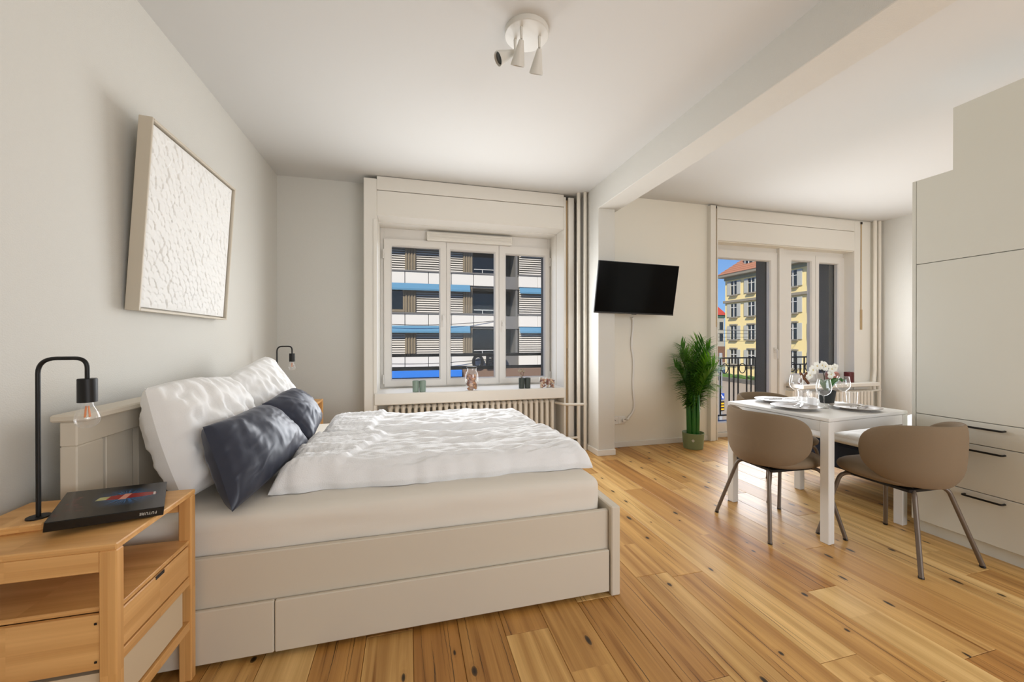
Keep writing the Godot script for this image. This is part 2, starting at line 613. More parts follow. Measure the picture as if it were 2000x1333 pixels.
func plank(w: float, l: float, r: RandomNumberGenerator) -> ArrayMesh:
	# a board with eased edges; its picture starts anywhere along the timber
	var o := r.randf_range(0.0, 1.0)
	var sg := 1.0 if r.randf() < 0.5 else -1.0
	var b := 0.0016
	var t := 0.0075
	var f := Flat.new()
	var lo := Vector3(-w / 2, -t, -l / 2)
	var hi := Vector3(w / 2, t, l / 2)
	var i := Vector3(w / 2 - b, t, l / 2 - b)
	f.poly([Vector3(-i.x, t, -i.z), Vector3(i.x, t, -i.z), Vector3(i.x, t, i.z), Vector3(-i.x, t, i.z)], Vector3.UP)
	f.poly([Vector3(-i.x, t, -i.z), Vector3(-i.x, t, i.z), Vector3(lo.x, t - b, hi.z), Vector3(lo.x, t - b, lo.z)], Vector3(-1, 1.2, 0))
	f.poly([Vector3(i.x, t, -i.z), Vector3(i.x, t, i.z), Vector3(hi.x, t - b, hi.z), Vector3(hi.x, t - b, lo.z)], Vector3(1, 1.2, 0))
	f.poly([Vector3(-i.x, t, -i.z), Vector3(i.x, t, -i.z), Vector3(hi.x, t - b, lo.z), Vector3(lo.x, t - b, lo.z)], Vector3(0, 1.2, -1))
	f.poly([Vector3(-i.x, t, i.z), Vector3(i.x, t, i.z), Vector3(hi.x, t - b, hi.z), Vector3(lo.x, t - b, hi.z)], Vector3(0, 1.2, 1))
	f.poly([Vector3(lo.x, t - b, lo.z), Vector3(lo.x, t - b, hi.z), Vector3(lo.x, lo.y, hi.z), Vector3(lo.x, lo.y, lo.z)], Vector3(-1, 0, 0))
	f.poly([Vector3(hi.x, t - b, lo.z), Vector3(hi.x, t - b, hi.z), Vector3(hi.x, lo.y, hi.z), Vector3(hi.x, lo.y, lo.z)], Vector3(1, 0, 0))
	f.poly([Vector3(lo.x, t - b, lo.z), Vector3(hi.x, t - b, lo.z), Vector3(hi.x, lo.y, lo.z), Vector3(lo.x, lo.y, lo.z)], Vector3(0, 0, -1))
	f.poly([Vector3(lo.x, t - b, hi.z), Vector3(hi.x, t - b, hi.z), Vector3(hi.x, lo.y, hi.z), Vector3(lo.x, lo.y, hi.z)], Vector3(0, 0, 1))
	f.uv.clear()
	for p in f.v:
		f.uv.append(Vector2((p.x * sg / w) + 0.5, o + p.z * sg / 2.4))
	return fmesh(f)

# a casement: frame bars round a pane, the pane a sub-part
func sash(parent: Node3D, x0: float, x1: float, y0: float, y1: float, z: float, gx0: float, gx1: float, gy0: float, gy1: float, dep := 0.06):
	var f := Flat.new()
	# four mitred bars with a sloped bead towards the glass
	var o := [Vector2(x0, y0), Vector2(x1, y0), Vector2(x1, y1), Vector2(x0, y1)]
	var g := [Vector2(gx0, gy0), Vector2(gx1, gy0), Vector2(gx1, gy1), Vector2(gx0, gy1)]
	var c := Vector2((gx0 + gx1) / 2, (gy0 + gy1) / 2)
	var bd := 0.012
	for k in 4:
		var n := (k + 1) % 4
		var a: Vector2 = o[k]
		var b: Vector2 = o[n]
		var p: Vector2 = g[k] + (g[k] - c).sign() * bd
		var q: Vector2 = g[n] + (g[n] - c).sign() * bd
		var gp: Vector2 = g[k]
		var gq: Vector2 = g[n]
		var outw := Vector3((a + b).x / 2 - c.x, (a + b).y / 2 - c.y, 0)
		f.poly([Vector3(a.x, a.y, 0), Vector3(b.x, b.y, 0), Vector3(q.x, q.y, 0), Vector3(p.x, p.y, 0)], Vector3(0, 0, 1))
		f.poly([Vector3(p.x, p.y, 0), Vector3(q.x, q.y, 0), Vector3(gq.x, gq.y, -0.018), Vector3(gp.x, gp.y, -0.018)], -outw * 0.2 + Vector3(0, 0, 1))
		f.poly([Vector3(gp.x, gp.y, -0.018), Vector3(gq.x, gq.y, -0.018), Vector3(gq.x, gq.y, -dep), Vector3(gp.x, gp.y, -dep)], -outw)
		f.poly([Vector3(a.x, a.y, 0), Vector3(b.x, b.y, 0), Vector3(b.x, b.y, -dep), Vector3(a.x, a.y, -dep)], outw)
		f.poly([Vector3(a.x, a.y, -dep), Vector3(b.x, b.y, -dep), Vector3(gq.x, gq.y, -dep), Vector3(gp.x, gp.y, -dep)], Vector3(0, 0, -1))
	var s := mi(parent, "sash", fmesh(f), M.frame_white, Vector3(0, 0, z) - off(parent))
	box(s, "pane", Vector3(gx0, gy0, -0.030), Vector3(gx1, gy1, -0.034), M.pane, 0.0)
	return s

func espagnolette(parent: Node3D, at: Vector3):
	var h := mi(parent, "handle", cbox(Vector3(0.022, 0.07, 0.012), 0.004), M.frame_white, at - off(parent))
	mi(h, "lever", tube(bend([Vector3(0, 0.01, 0.0), Vector3(0, 0.01, 0.045), Vector3(0, -0.11, 0.045)], 0.015), 0.008, 8), M.frame_white)

func strap(x: float, z: float, y0: float, label: String, yend: float):
	# the pull belt of the roller shutter with its recoil plate below
	var t := thing("shutter_strap", label, "strap", Vector3(x, y0, z), 0.0, "pull belts of the roller shutters")
	wbox(t, "belt", Vector3(x - 0.010, y0, z), Vector3(x + 0.010, yend, z + 0.004), M.belt, 0.001)
	wbox(t, "recoil_plate", Vector3(x - 0.017, y0 - 0.12, z - 0.001), Vector3(x + 0.017, y0 + 0.16, z + 0.009), M.belt, 0.003)
	wbox(t, "top_guide", Vector3(x - 0.014, yend - 0.02, z), Vector3(x + 0.014, yend + 0.012, z + 0.012), M.seam, 0.003)

func window_bed():
	var z := -4.16
	var w := thing("window_1", "three-pane casement window above the radiator behind the bed", "window", Vector3(0, 0, ZA), 0.0, "", "structure")
	# casing boards that stand in front of the wall, with the shutter box over them
	wbox(w, "casing_board", Vector3(-0.435, 0.0, z), Vector3(-0.31, 2.868, ZA), M.paint, 0.006)
	wbox(w, "casing_board", Vector3(-0.345, 0.0, z + 0.012), Vector3(-0.318, 2.46, z), M.paint, 0.004)
	wbox(w, "casing_board", Vector3(1.71, 0.0, z), Vector3(1.735, 2.868, ZA), M.paint, 0.004)
	wbox(w, "casing_board", Vector3(1.765, 0.0, z), Vector3(1.835, 2.868, ZA), M.paint, 0.004)
	wbox(w, "strap_groove", Vector3(1.735, 0.0, z - 0.03), Vector3(1.765, 2.868, ZA), M.belt, 0.0)
	wbox(w, "shutter_box", Vector3(-0.31, 2.50, z - 0.004), Vector3(1.71, 2.752, ZA), M.paint, 0.004)
	wbox(w, "box_lid", Vector3(-0.31, 2.757, z), Vector3(1.71, 2.895, ZA), M.paint, 0.004)
	wbox(w, "reveal", Vector3(-0.325, 0.70, ZA + 0.01), Vector3(-0.305, 2.50, -4.66), M.paint, 0.0)
	wbox(w, "reveal", Vector3(1.705, 0.70, ZA + 0.01), Vector3(1.725, 2.50, -4.66), M.paint, 0.0)
	wbox(w, "soffit", Vector3(-0.305, 2.495, ZA + 0.01), Vector3(1.705, 2.51, -4.66), M.paint, 0.0)
	wbox(w, "window_sill", Vector3(-0.335, 0.582, z + 0.035), Vector3(1.715, 0.70, -4.47), M.paint, 0.007)
	wbox(w, "window_sill", Vector3(-0.305, 0.640, -4.47), Vector3(1.705, 0.70, -4.66), M.paint, 0.0)
	# fixed frame and the three casements
	var zf := -4.58
	var fr := wbox(w, "frame", Vector3(-0.305, 0.70, zf - 0.02), Vector3(-0.262, 2.495, -4.66), M.frame_white, 0.003)
	for q in [[1.672, 1.705, 0.70, 2.495], [-0.262, 1.672, 0.70, 0.725], [-0.262, 1.672, 2.365, 2.495]]:
		wbox(w, "frame", Vector3(q[0], q[2], zf - 0.02), Vector3(q[1], q[3], -4.66), M.frame_white, 0.003)
	sash(w, -0.264, 0.420, 0.718, 2.370, zf + 0.010, -0.184, 0.342, 0.797, 2.292)
	sash(w, 0.424, 1.046, 0.718, 2.370, zf, 0.473, 0.994, 0.797, 2.282)
	sash(w, 1.050, 1.690, 0.718, 2.370, zf, 1.136, 1.628, 0.792, 2.272)
	espagnolette(w, Vector3(0.385, 1.50, zf + 0.016))
	espagnolette(w, Vector3(1.092, 1.44, zf + 0.006))
	for y in [0.80, 2.20]:
		mi(w, "hinge", lathe([Vector2(0, -0.05), Vector2(0.008, -0.05), Vector2(0.008, -0.05), Vector2(0.008, 0.05), Vector2(0.008, 0.05), Vector2(0, 0.05)], 10), M.frame_white, Vector3(-0.272, y, zf + 0.018) - off(w))
		mi(w, "hinge", lathe([Vector2(0, -0.05), Vector2(0.008, -0.05), Vector2(0.008, -0.05), Vector2(0.008, 0.05), Vector2(0.008, 0.05), Vector2(0, 0.05)], 10), M.frame_white, Vector3(1.694, y, zf + 0.012) - off(w))
	strap(1.750, z - 0.028, 1.26, "beige shutter strap with plate beside the bed window", 2.86)
	# air inlet fixed over the casements
	var v := thing("air_inlet", "long white louvred air inlet above the bed window casements", "vent", Vector3(0.70, 2.375, zf))
	wbox(v, "body", Vector3(0.20, 2.372, zf - 0.02), Vector3(1.20, 2.472, zf + 0.055), M.paint, 0.008)
	for k in 3:
		wbox(v, "louvre", Vector3(0.22, 2.392 + k * 0.028, zf + 0.055), Vector3(1.18, 2.404 + k * 0.028, zf + 0.064), M.paint, 0.003)

func window_balcony():
	var z := ZB
	var d := thing("door_1", "glazed white balcony door with a lever handle", "door", Vector3(4.15, 0, -4.18), 0.0, "", "structure")
	wbox(d, "casing_board", Vector3(3.555, 0.0, z + 0.06), Vector3(3.632, 2.885, z - 0.005), M.paint, 0.005)
	wbox(d, "casing_board", Vector3(3.662, 0.0, z + 0.045), Vector3(3.675, 2.885, z - 0.15), M.paint, 0.003)
	wbox(d, "strap_groove", Vector3(3.632, 0.0, z + 0.03), Vector3(3.662, 2.885, z - 0.005), M.paint, 0.0)
	wbox(d, "shutter_box", Vector3(3.675, 2.470, z + 0.020), Vector3(5.965, 2.735, z - 0.15), M.paint, 0.004)
	wbox(d, "box_lid", Vector3(3.675, 2.740, z + 0.022), Vector3(5.965, 2.885, z - 0.15), M.paint, 0.004)
	wbox(d, "frame", Vector3(3.66, 0.0, -4.17), Vector3(3.72, 2.47, -4.25), M.frame_white, 0.003)
	wbox(d, "frame", Vector3(3.72, 2.375, -4.17), Vector3(4.77, 2.47, -4.25), M.frame_white, 0.003)
	wbox(d, "threshold", Vector3(3.66, 0.0, -4.12), Vector3(4.80, 0.055, -4.25), M.paint, 0.003)
	wbox(d, "mullion", Vector3(4.768, 0.0, -4.125), Vector3(4.835, 2.47, -4.25), M.frame_white, 0.004)
	wbox(d, "mullion", Vector3(4.835, 0.0, -4.155), Vector3(4.925, 2.47, -4.25), M.frame_white, 0.004)
	sash(d, 3.70, 4.765, 0.058, 2.40, -4.155, 3.79, 4.650, 0.185, 2.285)
	espagnolette(d, Vector3(4.715, 1.10, -4.149))
	var w := thing("window_2", "two-pane casement window beside the balcony door", "window", Vector3(5.35, 0.56, -4.18), 0.0, "", "structure")
	wbox(w, "casing_board", Vector3(5.968, 0.0, z + 0.02), Vector3(6.265, 2.885, z - 0.15), M.paint, 0.005)
	wbox(w, "reveal", Vector3(5.985, 0.56, -4.17), Vector3(6.03, 2.47, -4.25), M.frame_white, 0.0)
	wbox(w, "window_sill", Vector3(4.86, 0.61, -3.87), Vector3(6.20, 0.66, -4.069), M.paint, 0.006)
	wbox(w, "window_sill", Vector3(4.925, 0.61, -4.069), Vector3(5.965, 0.66, -4.25), M.paint, 0.0)
	wbox(w, "apron_panel", Vector3(4.925, 0.0, z + 0.002), Vector3(5.965, 0.60, z - 0.15), M.paint, 0.002)
	wbox(w, "frame", Vector3(4.925, 0.66, -4.18), Vector3(5.985, 0.690, -4.25), M.frame_white, 0.003)
	wbox(w, "frame", Vector3(4.925, 2.385, -4.18), Vector3(5.985, 2.47, -4.25), M.frame_white, 0.003)
	sash(w, 4.93, 5.435, 0.685, 2.40, -4.165, 5.025, 5.365, 0.775, 2.315)
	sash(w, 5.440, 5.990, 0.685, 2.40, -4.165, 5.515, 5.865, 0.775, 2.305)
	strap(3.647, z + 0.031, 1.52, "beige shutter strap on the casing beside the palm", 2.875)
	strap(6.085, z + 0.021, 1.50, "beige shutter strap between balcony window and heating pipes", 2.865)

# ------------------------------------------------------------------ heating
func radiator(label: String, x0: float, n: int, step: float, y0: float, y1: float, z: float):
	var t := thing("radiator", label, "radiator", Vector3(x0, y0, z))
	var key := "rad%.3f" % (y1 - y0)
	if not cache.has(key):
		var hgt := y1 - y0
		var v := PackedVector3Array()
		var idx := PackedInt32Array()
		for zz in [0.042, -0.042]:
			join(v, idx, tube([Vector3(0, 0.02, zz), Vector3(0, hgt - 0.02, zz)], 0.0205, 8, false))
		for yy in [0.022, hgt - 0.022]:
			join(v, idx, grid(10, 8, func(i: int, j: int):
				var a := TAU * i / 10.0
				var b := PI * j / 7.0
				return Vector3(step * 0.5 * cos(b), yy + 0.030 * sin(b) * sin(a) * 1.0, 0.066 * sin(b) * cos(a)), true))
		cache[key] = amesh(v, idx, PackedVector2Array(), false)
	for k in n:
		mi(t, "section", cache[key], M.radiator, Vector3(step * (k + 0.5), 0, 0))
	return t

func join(v: PackedVector3Array, idx: PackedInt32Array, m: ArrayMesh, xf := Transform3D.IDENTITY):
	var a := m.surface_get_arrays(0)
	var base := v.size()
	for p in a[Mesh.ARRAY_VERTEX]:
		v.append(xf * p)
	for i in a[Mesh.ARRAY_INDEX]:
		idx.append(base + i)

func pipe(label: String, pts: Array, r: float):
	var p0: Vector3 = pts[0]
	var loc := []
	for p in pts:
		loc.append(p - p0)
	var o := mi(self, "heating_pipe", tube(bend(loc, 0.05), r, 12), M.radiator, p0)
	tag(o, label, "pipe", "cream heating pipes")

func heating():
	radiator("cream column radiator under the bed window sill", -0.215, 29, 0.0635, 0.10, 0.555, -4.27)
	pipe("cream riser pipe next to the bed window casing", [Vector3(1.858, 0.0, -4.09), Vector3(1.858, H, -4.09)], 0.021)
	pipe("cream riser pipe next to the white pier", [Vector3(1.920, 0.0, -4.05), Vector3(1.920, H, -4.05)], 0.019)
	pipe("short cream pipe from the radiator top to the riser", [Vector3(1.64, 0.515, -4.25), Vector3(1.70, 0.515, -4.09), Vector3(1.94, 0.515, -4.05)], 0.015)
	pipe("short cream pipe near the floor by the radiator foot", [Vector3(1.64, 0.135, -4.25), Vector3(1.70, 0.135, -4.09), Vector3(1.86, 0.135, -4.09)], 0.015)
	radiator("cream column radiator under the balcony window", 5.02, 18, 0.062, 0.10, 0.555, -3.955)
	pipe("cream riser pipe beside the balcony window strap", [Vector3(6.235, 0.553, -3.965), Vector3(6.235, 0.66, -3.965), Vector3(6.290, 0.78, -3.99), Vector3(6.290, H, -3.99)], 0.022)
	pipe("cream riser pipe in the corner by the right wall", [Vector3(6.372, 0.0, -3.99), Vector3(6.372, H, -3.99)], 0.022)
	pipe("short cream pipe joining balcony radiator and corner riser", [Vector3(6.13, 0.535, -3.955), Vector3(6.39, 0.535, -3.985)], 0.015)

# ------------------------------------------------------------------ outside
func outside():
	var o_white := mat(Color(0.80, 0.80, 0.79), 0.7)
	var o_slat := mat(Color(0.72, 0.71, 0.69), 0.5)
	var o_gap := mat(Color(0.36, 0.35, 0.33), 0.9)
	var o_brown := mat(Color(0.47, 0.43, 0.36), 0.8)
	var o_dark := mat(Color(0.11, 0.115, 0.12), 0.6)
	var o_glass := mat(Color(0.06, 0.075, 0.09), 0.08)
	var o_awning := mat(Color(0.30, 0.50, 0.63), 0.8)
	var o_ledge := mat(Color(0.40, 0.40, 0.40), 0.6)
	struct("ground", Vector3(-60, -4.3, -120), Vector3(110, -4.0, -5.2), mat(Color(0.62, 0.57, 0.49), 0.9), "sunlit grey street surface seen below the balcony", "street", 0.0)

	# office block across the street
	var zf := -27.0
	var b := thing("office_building", "white office block with striped blinds and blue awnings", "building", Vector3(2.0, -4.0, zf))
	wbox(b, "core", Vector3(-12.0, -4.0, zf - 8.0), Vector3(14.5, 12.5, zf - 1.9), o_dark, 0.0)
	var slat_mesh := {}
	for k in range(-1, 4):
		var y0 := 2.98 + k * 2.83 - 0.0     # top of the parapet of this storey
		var left := [[-11.0, -7.7, "b"], [-7.7, -6.9, "c"], [-6.9, -3.5, "b"], [-3.5, -2.8, "c"], [-2.8, -0.24, "b"], [-0.24, 0.49, "c"], [0.49, 3.65, "b"], [3.65, 4.33, "c"]]
		# white parapet plates
		var x := -11.02
		while x < 6.2:
			wbox(b, "parapet_plate", Vector3(x + 0.02, y0 - 0.80, zf), Vector3(minf(x + 1.52, 6.2), y0, zf - 0.12), o_white, 0.01)
			x += 1.54
		wbox(b, "ledge", Vector3(-11.0, y0, zf + 0.06), Vector3(6.2, y0 + 0.10, zf - 0.5), o_ledge, 0.01)
		wbox(b, "floor_slab", Vector3(-11.0, y0 - 0.95, zf - 0.13), Vector3(14.4, y0 - 0.05, zf - 1.95), o_ledge, 0.0)
		# the set-back bay turns away behind the loggia
		var f := Flat.new()
		f.poly([Vector3(6.2, y0 - 0.80, zf), Vector3(7.55, y0 - 0.80, zf - 1.4), Vector3(7.55, y0, zf - 1.4), Vector3(6.2, y0, zf)], Vector3(1, 0, 1))
		f.poly([Vector3(6.2, y0 - 0.80, zf - 0.15), Vector3(7.55, y0 - 0.80, zf - 1.55), Vector3(7.55, y0, zf - 1.55), Vector3(6.2, y0, zf - 0.15)], Vector3(-1, 0, -1))
		f.poly([Vector3(6.2, y0, zf), Vector3(7.55, y0, zf - 1.4), Vector3(7.55, y0, zf - 1.55), Vector3(6.2, y0, zf - 0.15)], Vector3(0, 1, 0))
		mi(b, "parapet_plate", fmesh(f), o_white, -off(b))
		wbox(b, "wing_wall", Vector3(7.45, y0 - 0.9, zf - 0.2), Vector3(7.60, y0 + 1.95, zf - 1.9), o_ledge, 0.0)
		for q in [[7.62, 9.0], [9.02, 10.6], [10.62, 12.2]]:
			wbox(b, "parapet_plate", Vector3(q[0], y0 - 0.80, zf + 0.12), Vector3(q[1], y0, zf - 0.1), o_white, 0.01)
		wbox(b, "ledge", Vector3(7.6, y0, zf + 0.16), Vector3(12.2, y0 + 0.10, zf - 0.5), o_ledge, 0.01)
		# blinds, ribbed panels, one open window, loggia
		var yb := y0 + 0.12
		var yt := y0 + 1.98
		for s in left:
			if s[2] == "b":
				if k == 0 and s[0] == -2.8:
					var wn := wbox(b, "window", Vector3(s[0], yb, zf - 0.16), Vector3(s[1], yt, zf - 0.3), o_brown, 0.02)
					wbox(wn, "window_glass", Vector3(s[0] + 1.6, yb + 0.2, zf - 0.14), Vector3(s[1] - 0.15, yt - 0.2, zf - 0.17), o_glass, 0.0)
				else:
					blind(b, s[0], s[1], yb, yt, zf - 0.22, o_slat, o_gap, slat_mesh)
			elif s[2] == "c":
				ribbed(b, s[0], s[1], yb, yt, zf - 0.10, o_brown)
		blind(b, 7.68, 12.2, yb, yt, zf - 0.05, o_slat, o_gap, slat_mesh)
		wbox(b, "loggia_glass", Vector3(4.33, yb, zf - 1.7), Vector3(7.45, yt, zf - 1.8), o_glass, 0.0)
		ribbed(b, 6.4, 6.9, yb, yt, zf - 1.5, o_ledge)
		mi(b, "loggia_rail", tube([Vector3(4.4, y0 + 0.35, zf - 0.05), Vector3(6.2, y0 + 0.35, zf - 0.05)], 0.03, 6), o_white, -off(b))
		mi(b, "loggia_post", tube([Vector3(5.0, y0 + 0.05, zf - 0.05), Vector3(5.0, y0 + 0.35, zf - 0.05)], 0.025, 6), o_white, -off(b))
		# awnings hang below the parapets of the storeys above
		if k >= 0:
			for q in [[-2.6, 4.1], [7.66, 12.0], [-10.8, -3.6]]:
				var a := Flat.new()
				a.poly([Vector3(q[0], y0 - 0.78, zf + 0.05), Vector3(q[1], y0 - 0.78, zf + 0.05), Vector3(q[1], y0 - 1.16, zf + 0.20), Vector3(q[0], y0 - 1.16, zf + 0.20)], Vector3(0, 1, 1))
				a.poly([Vector3(q[0], y0 - 0.80, zf + 0.05), Vector3(q[1], y0 - 0.80, zf + 0.05), Vector3(q[1], y0 - 1.18, zf + 0.20), Vector3(q[0], y0 - 1.18, zf + 0.20)], Vector3(0, -1, -1))
				a.slab(Vector3(q[0], y0 - 1.26, zf + 0.18), Vector3(q[1], y0 - 1.14, zf + 0.23))
				mi(b, "awning", fmesh(a), o_awning, -off(b))
	# shop level
	wbox(b, "shop_fascia", Vector3(-9.0, -1.25, zf + 0.5), Vector3(3.5, -0.80, zf + 0.2), mat(Color(0.12, 0.44, 0.82), 0.5), 0.02)
	wbox(b, "shop_wall", Vector3(3.6, -4.0, zf + 0.3), Vector3(12.2, -0.78, zf - 0.2), mat(Color(0.44, 0.36, 0.31), 0.8), 0.02)
	wbox(b, "shop_wall", Vector3(-11.0, -4.0, zf + 0.1), Vector3(3.5, -1.3, zf - 0.2), o_glass, 0.02)
	lettering(b, "sign_letters", "OBE", 1.25, mat(Color(0.035, 0.04, 0.055), 0.5), Vector3(5.35, -0.30, zf + 0.35) - off(b), Basis.IDENTITY, 0.25)

	# safety bars across the bed window
	var g := thing("window_guard", "two black horizontal guard bars outside the bed window", "railing", Vector3(0.73, 0.89, -4.82))
	for y in [0.90, 1.057]:
		wbox(g, "bar", Vector3(-0.24, y - 0.019, -4.84), Vector3(1.70, y + 0.019, -4.81), M.black_iron, 0.004)
	for x in [-0.215, 1.675]:
		wbox(g, "bracket", Vector3(x - 0.012, 0.70, -4.835), Vector3(x + 0.012, 1.12, -4.815), M.black_iron, 0.003)

	# balcony
	struct("balcony_slab", Vector3(3.3, -0.16, -4.39), Vector3(7.0, -0.02, -5.12), mat(Color(0.34, 0.40, 0.48), 0.7), "blue-grey balcony slab behind the glazed door", "balcony", 0.01)
	railing()
	yellow_house()
	street_bits()

func blind(b: Node3D, x0: float, x1: float, y0: float, y1: float, z: float, m: Material, back: Material, made: Dictionary):
	# a lowered outdoor blind: tilted slats in front of a dark window
	var key := "%.2f,%.2f" % [x1 - x0, y1 - y0]
	if not made.has(key):
		var f := Flat.new()
		var n := 12
		var st := (y1 - y0) / n
		for i in n:
			var y := st * (i + 0.15)
			f.poly([Vector3(0, y, 0.04), Vector3(x1 - x0, y, 0.04), Vector3(x1 - x0, y + st * 0.60, -0.02), Vector3(0, y + st * 0.60, -0.02)], Vector3(0, 0.5, 1))
			f.poly([Vector3(0, y, 0.03), Vector3(x1 - x0, y, 0.03), Vector3(x1 - x0, y + st * 0.60, -0.03), Vector3(0, y + st * 0.60, -0.03)], Vector3(0, -0.5, -1))
		made[key] = fmesh(f)
	var w := wbox(b, "window", Vector3(x0, y0, z - 0.10), Vector3(x1, y1, z - 0.2), back, 0.0)
	mi(w, "blind", made[key], m, Vector3(x0, y0, z) - off(w))

func ribbed(b: Node3D, x0: float, x1: float, y0: float, y1: float, z: float, m: Material):
	var f := Flat.new()
	f.slab(Vector3(x0, y0, z - 0.12), Vector3(x1, y1, z - 0.06))
	var n := int((x1 - x0) / 0.15)
	for i in n:
		var x := x0 + (x1 - x0) * (i + 0.2) / n
		f.slab(Vector3(x, y0, z - 0.06), Vector3(x + 0.09, y1, z))
	mi(b, "ribbed_panel", fmesh(f), m, -off(b))

func railing():
	var z := -5.05
	var t := thing("balcony_railing", "black wrought-iron balcony railing with rings between the bars", "railing", Vector3(4.9, -0.02, z))
	var o := off(t)
	for q in [[0.955, 0.022], [0.835, 0.016], [0.065, 0.018]]:
		wbox(t, "rail", Vector3(3.30, q[0] - q[1] / 2, z - 0.018), Vector3(6.95, q[0] + q[1] / 2, z + 0.018), M.black_iron, 0.003)
	for x in [3.32, 6.93]:
		wbox(t, "post", Vector3(x - 0.018, -0.02, z - 0.018), Vector3(x + 0.018, 0.97, z + 0.018), M.black_iron, 0.003)
	var ring := grid(20, 9, func(i: int, j: int):
		var a := TAU * i / 20.0
		var b := TAU * j / 8.0
		var rr := 1.0 + 0.10 * cos(b)
		return Vector3(cos(a) * rr * 0.060, sin(a) * rr * 0.075, 0.007 * sin(b)), true)
	var x := 3.34
	while x < 6.8:
		for q in [[0.0, 0.955], [0.165, 0.955], [0.250, 0.835]]:
			if x + q[0] < 6.9:
				wbox(t, "baluster", Vector3(x + q[0] - 0.009, 0.065, z - 0.009), Vector3(x + q[0] + 0.009, q[1], z + 0.009), M.black_iron, 0.002)
		mi(t, "ring", ring, M.black_iron, Vector3(x + 0.082, 0.79, z) - o)
		x += 0.335

func yellow_house():
	var y_wall := mat(Color(0.93, 0.86, 0.62), 0.85)
	relief(y_wall, M.stucco_tex, 0.6, 0.6)
	var stone := mat(Color(0.55, 0.53, 0.47), 0.8)
	var shut := mat(Color(0.70, 0.71, 0.68), 0.7)
	var tile := mat(Color(0.66, 0.45, 0.33), 0.8)
	var wframe := mat(Color(0.85, 0.85, 0.83), 0.5)
	var wglass := mat(Color(0.10, 0.12, 0.13), 0.1)
	var X := 44.0
	var h := thing("yellow_house", "yellow town house with grey shutters and a tiled roof", "house", Vector3(X + 5, -4.0, -38.0))
	wbox(h, "wall", Vector3(X, -4.0, -46.6), Vector3(X + 11, 10.3, -16.0), y_wall, 0.0)
	wbox(h, "cornice", Vector3(X - 0.25, 6.45, -46.8), Vector3(X + 0.1, 6.80, -16.0), stone, 0.03)
	wbox(h, "eaves", Vector3(X - 0.75, 10.1, -47.3), Vector3(X + 0.5, 10.55, -16.0), stone, 0.05)
	wbox(h, "frieze", Vector3(X - 0.12, 9.65, -46.7), Vector3(X + 0.1, 10.1, -16.0), mat(Color(0.52, 0.55, 0.48), 0.8), 0.02)
	# tiled roof slope
	var f := Flat.new()
	var rows := 14
	for i in rows:
		var t0 := float(i) / rows
		var t1 := float(i + 1) / rows
		var a := Vector3(lerpf(X - 0.8, X + 5.0, t0), lerpf(10.5, 15.2, t0) + 0.07, 0)
		var c := Vector3(lerpf(X - 0.8, X + 5.0, t1), lerpf(10.5, 15.2, t1), 0)
		f.poly([Vector3(a.x, a.y, -47.3 + t0 * 4.0), Vector3(a.x, a.y, -16), Vector3(c.x, c.y, -16), Vector3(c.x, c.y, -47.3 + t1 * 4.0)], Vector3(-1, 1, 0))
		f.poly([Vector3(a.x, a.y - 0.07, -47.3 + t0 * 4.0), Vector3(a.x, a.y - 0.07, -16), Vector3(a.x, a.y, -16), Vector3(a.x, a.y, -47.3 + t0 * 4.0)], Vector3(-1, 0.1, 0))
	mi(h, "roof", fmesh(f), tile, -off(h))
	wbox(h, "dormer", Vector3(X + 0.6, 10.9, -43.9), Vector3(X + 3.6, 13.2, -42.3), shut, 0.03)
	var dw := wbox(h, "window", Vector3(X + 0.55, 11.1, -43.6), Vector3(X + 0.7, 12.9, -42.6), wglass, 0.0)
	wbox(dw, "window_bar", Vector3(X + 0.50, 11.1, -43.14), Vector3(X + 0.6, 12.9, -43.04), wframe, 0.0)
	wbox(dw, "window_bar", Vector3(X + 0.50, 12.2, -43.6), Vector3(X + 0.6, 12.3, -42.6), wframe, 0.0)
	for y in [[7.55, 9.45], [4.45, 6.25], [1.30, 3.20], [-2.1, -0.1], [-3.9, -2.9]]:
		for k in 10:
			var z := -45.0 + k * 2.9
			if y[0] < -3.0:
				continue
			var w := wbox(h, "window", Vector3(X - 0.03, y[0], z - 0.50), Vector3(X + 0.15, y[1], z + 0.50), wglass, 0.0)
			wbox(w, "window_bar", Vector3(X - 0.08, y[0], z - 0.05), Vector3(X, y[1], z + 0.05), wframe, 0.0)
			wbox(w, "window_bar", Vector3(X - 0.08, y[0] + 1.25, z - 0.50), Vector3(X, y[0] + 1.33, z + 0.50), wframe, 0.0)
			wbox(w, "window_ledge", Vector3(X - 0.28, y[0] - 0.20, z - 0.68), Vector3(X + 0.05, y[0], z + 0.68), stone, 0.02)
			for s in [-1, 1]:
				var zz: float = z + s * 0.84
				wbox(w, "shutter", Vector3(X - 0.12, y[0], zz - 0.32), Vector3(X - 0.03, y[1], zz + 0.32), shut, 0.02)
			if y[0] < 2.0:
				wbox(w, "window_head", Vector3(X - 0.22, y[1] + 0.05, z - 0.66), Vector3(X + 0.05, y[1] + 0.24, z + 0.66), stone, 0.02)
	# smaller houses up the street
	var r := thing("distant_house", "grey house with a red roof behind the yellow house", "house", Vector3(66, -4, -76))
	wbox(r, "wall", Vector3(60.0, -4.0, -82), Vector3(71.5, 6.6, -76), mat(Color(0.62, 0.62, 0.58), 0.8), 0.0)
	wbox(r, "frieze", Vector3(59.8, 6.4, -82), Vector3(71.7, 7.1, -75.8), mat(Color(0.25, 0.42, 0.36), 0.8), 0.05)
	wbox(r, "base_wall", Vector3(59.9, -4.0, -76), Vector3(71.6, -0.3, -75.9), mat(Color(0.42, 0.30, 0.22), 0.9), 0.0)
	var rf := Flat.new()
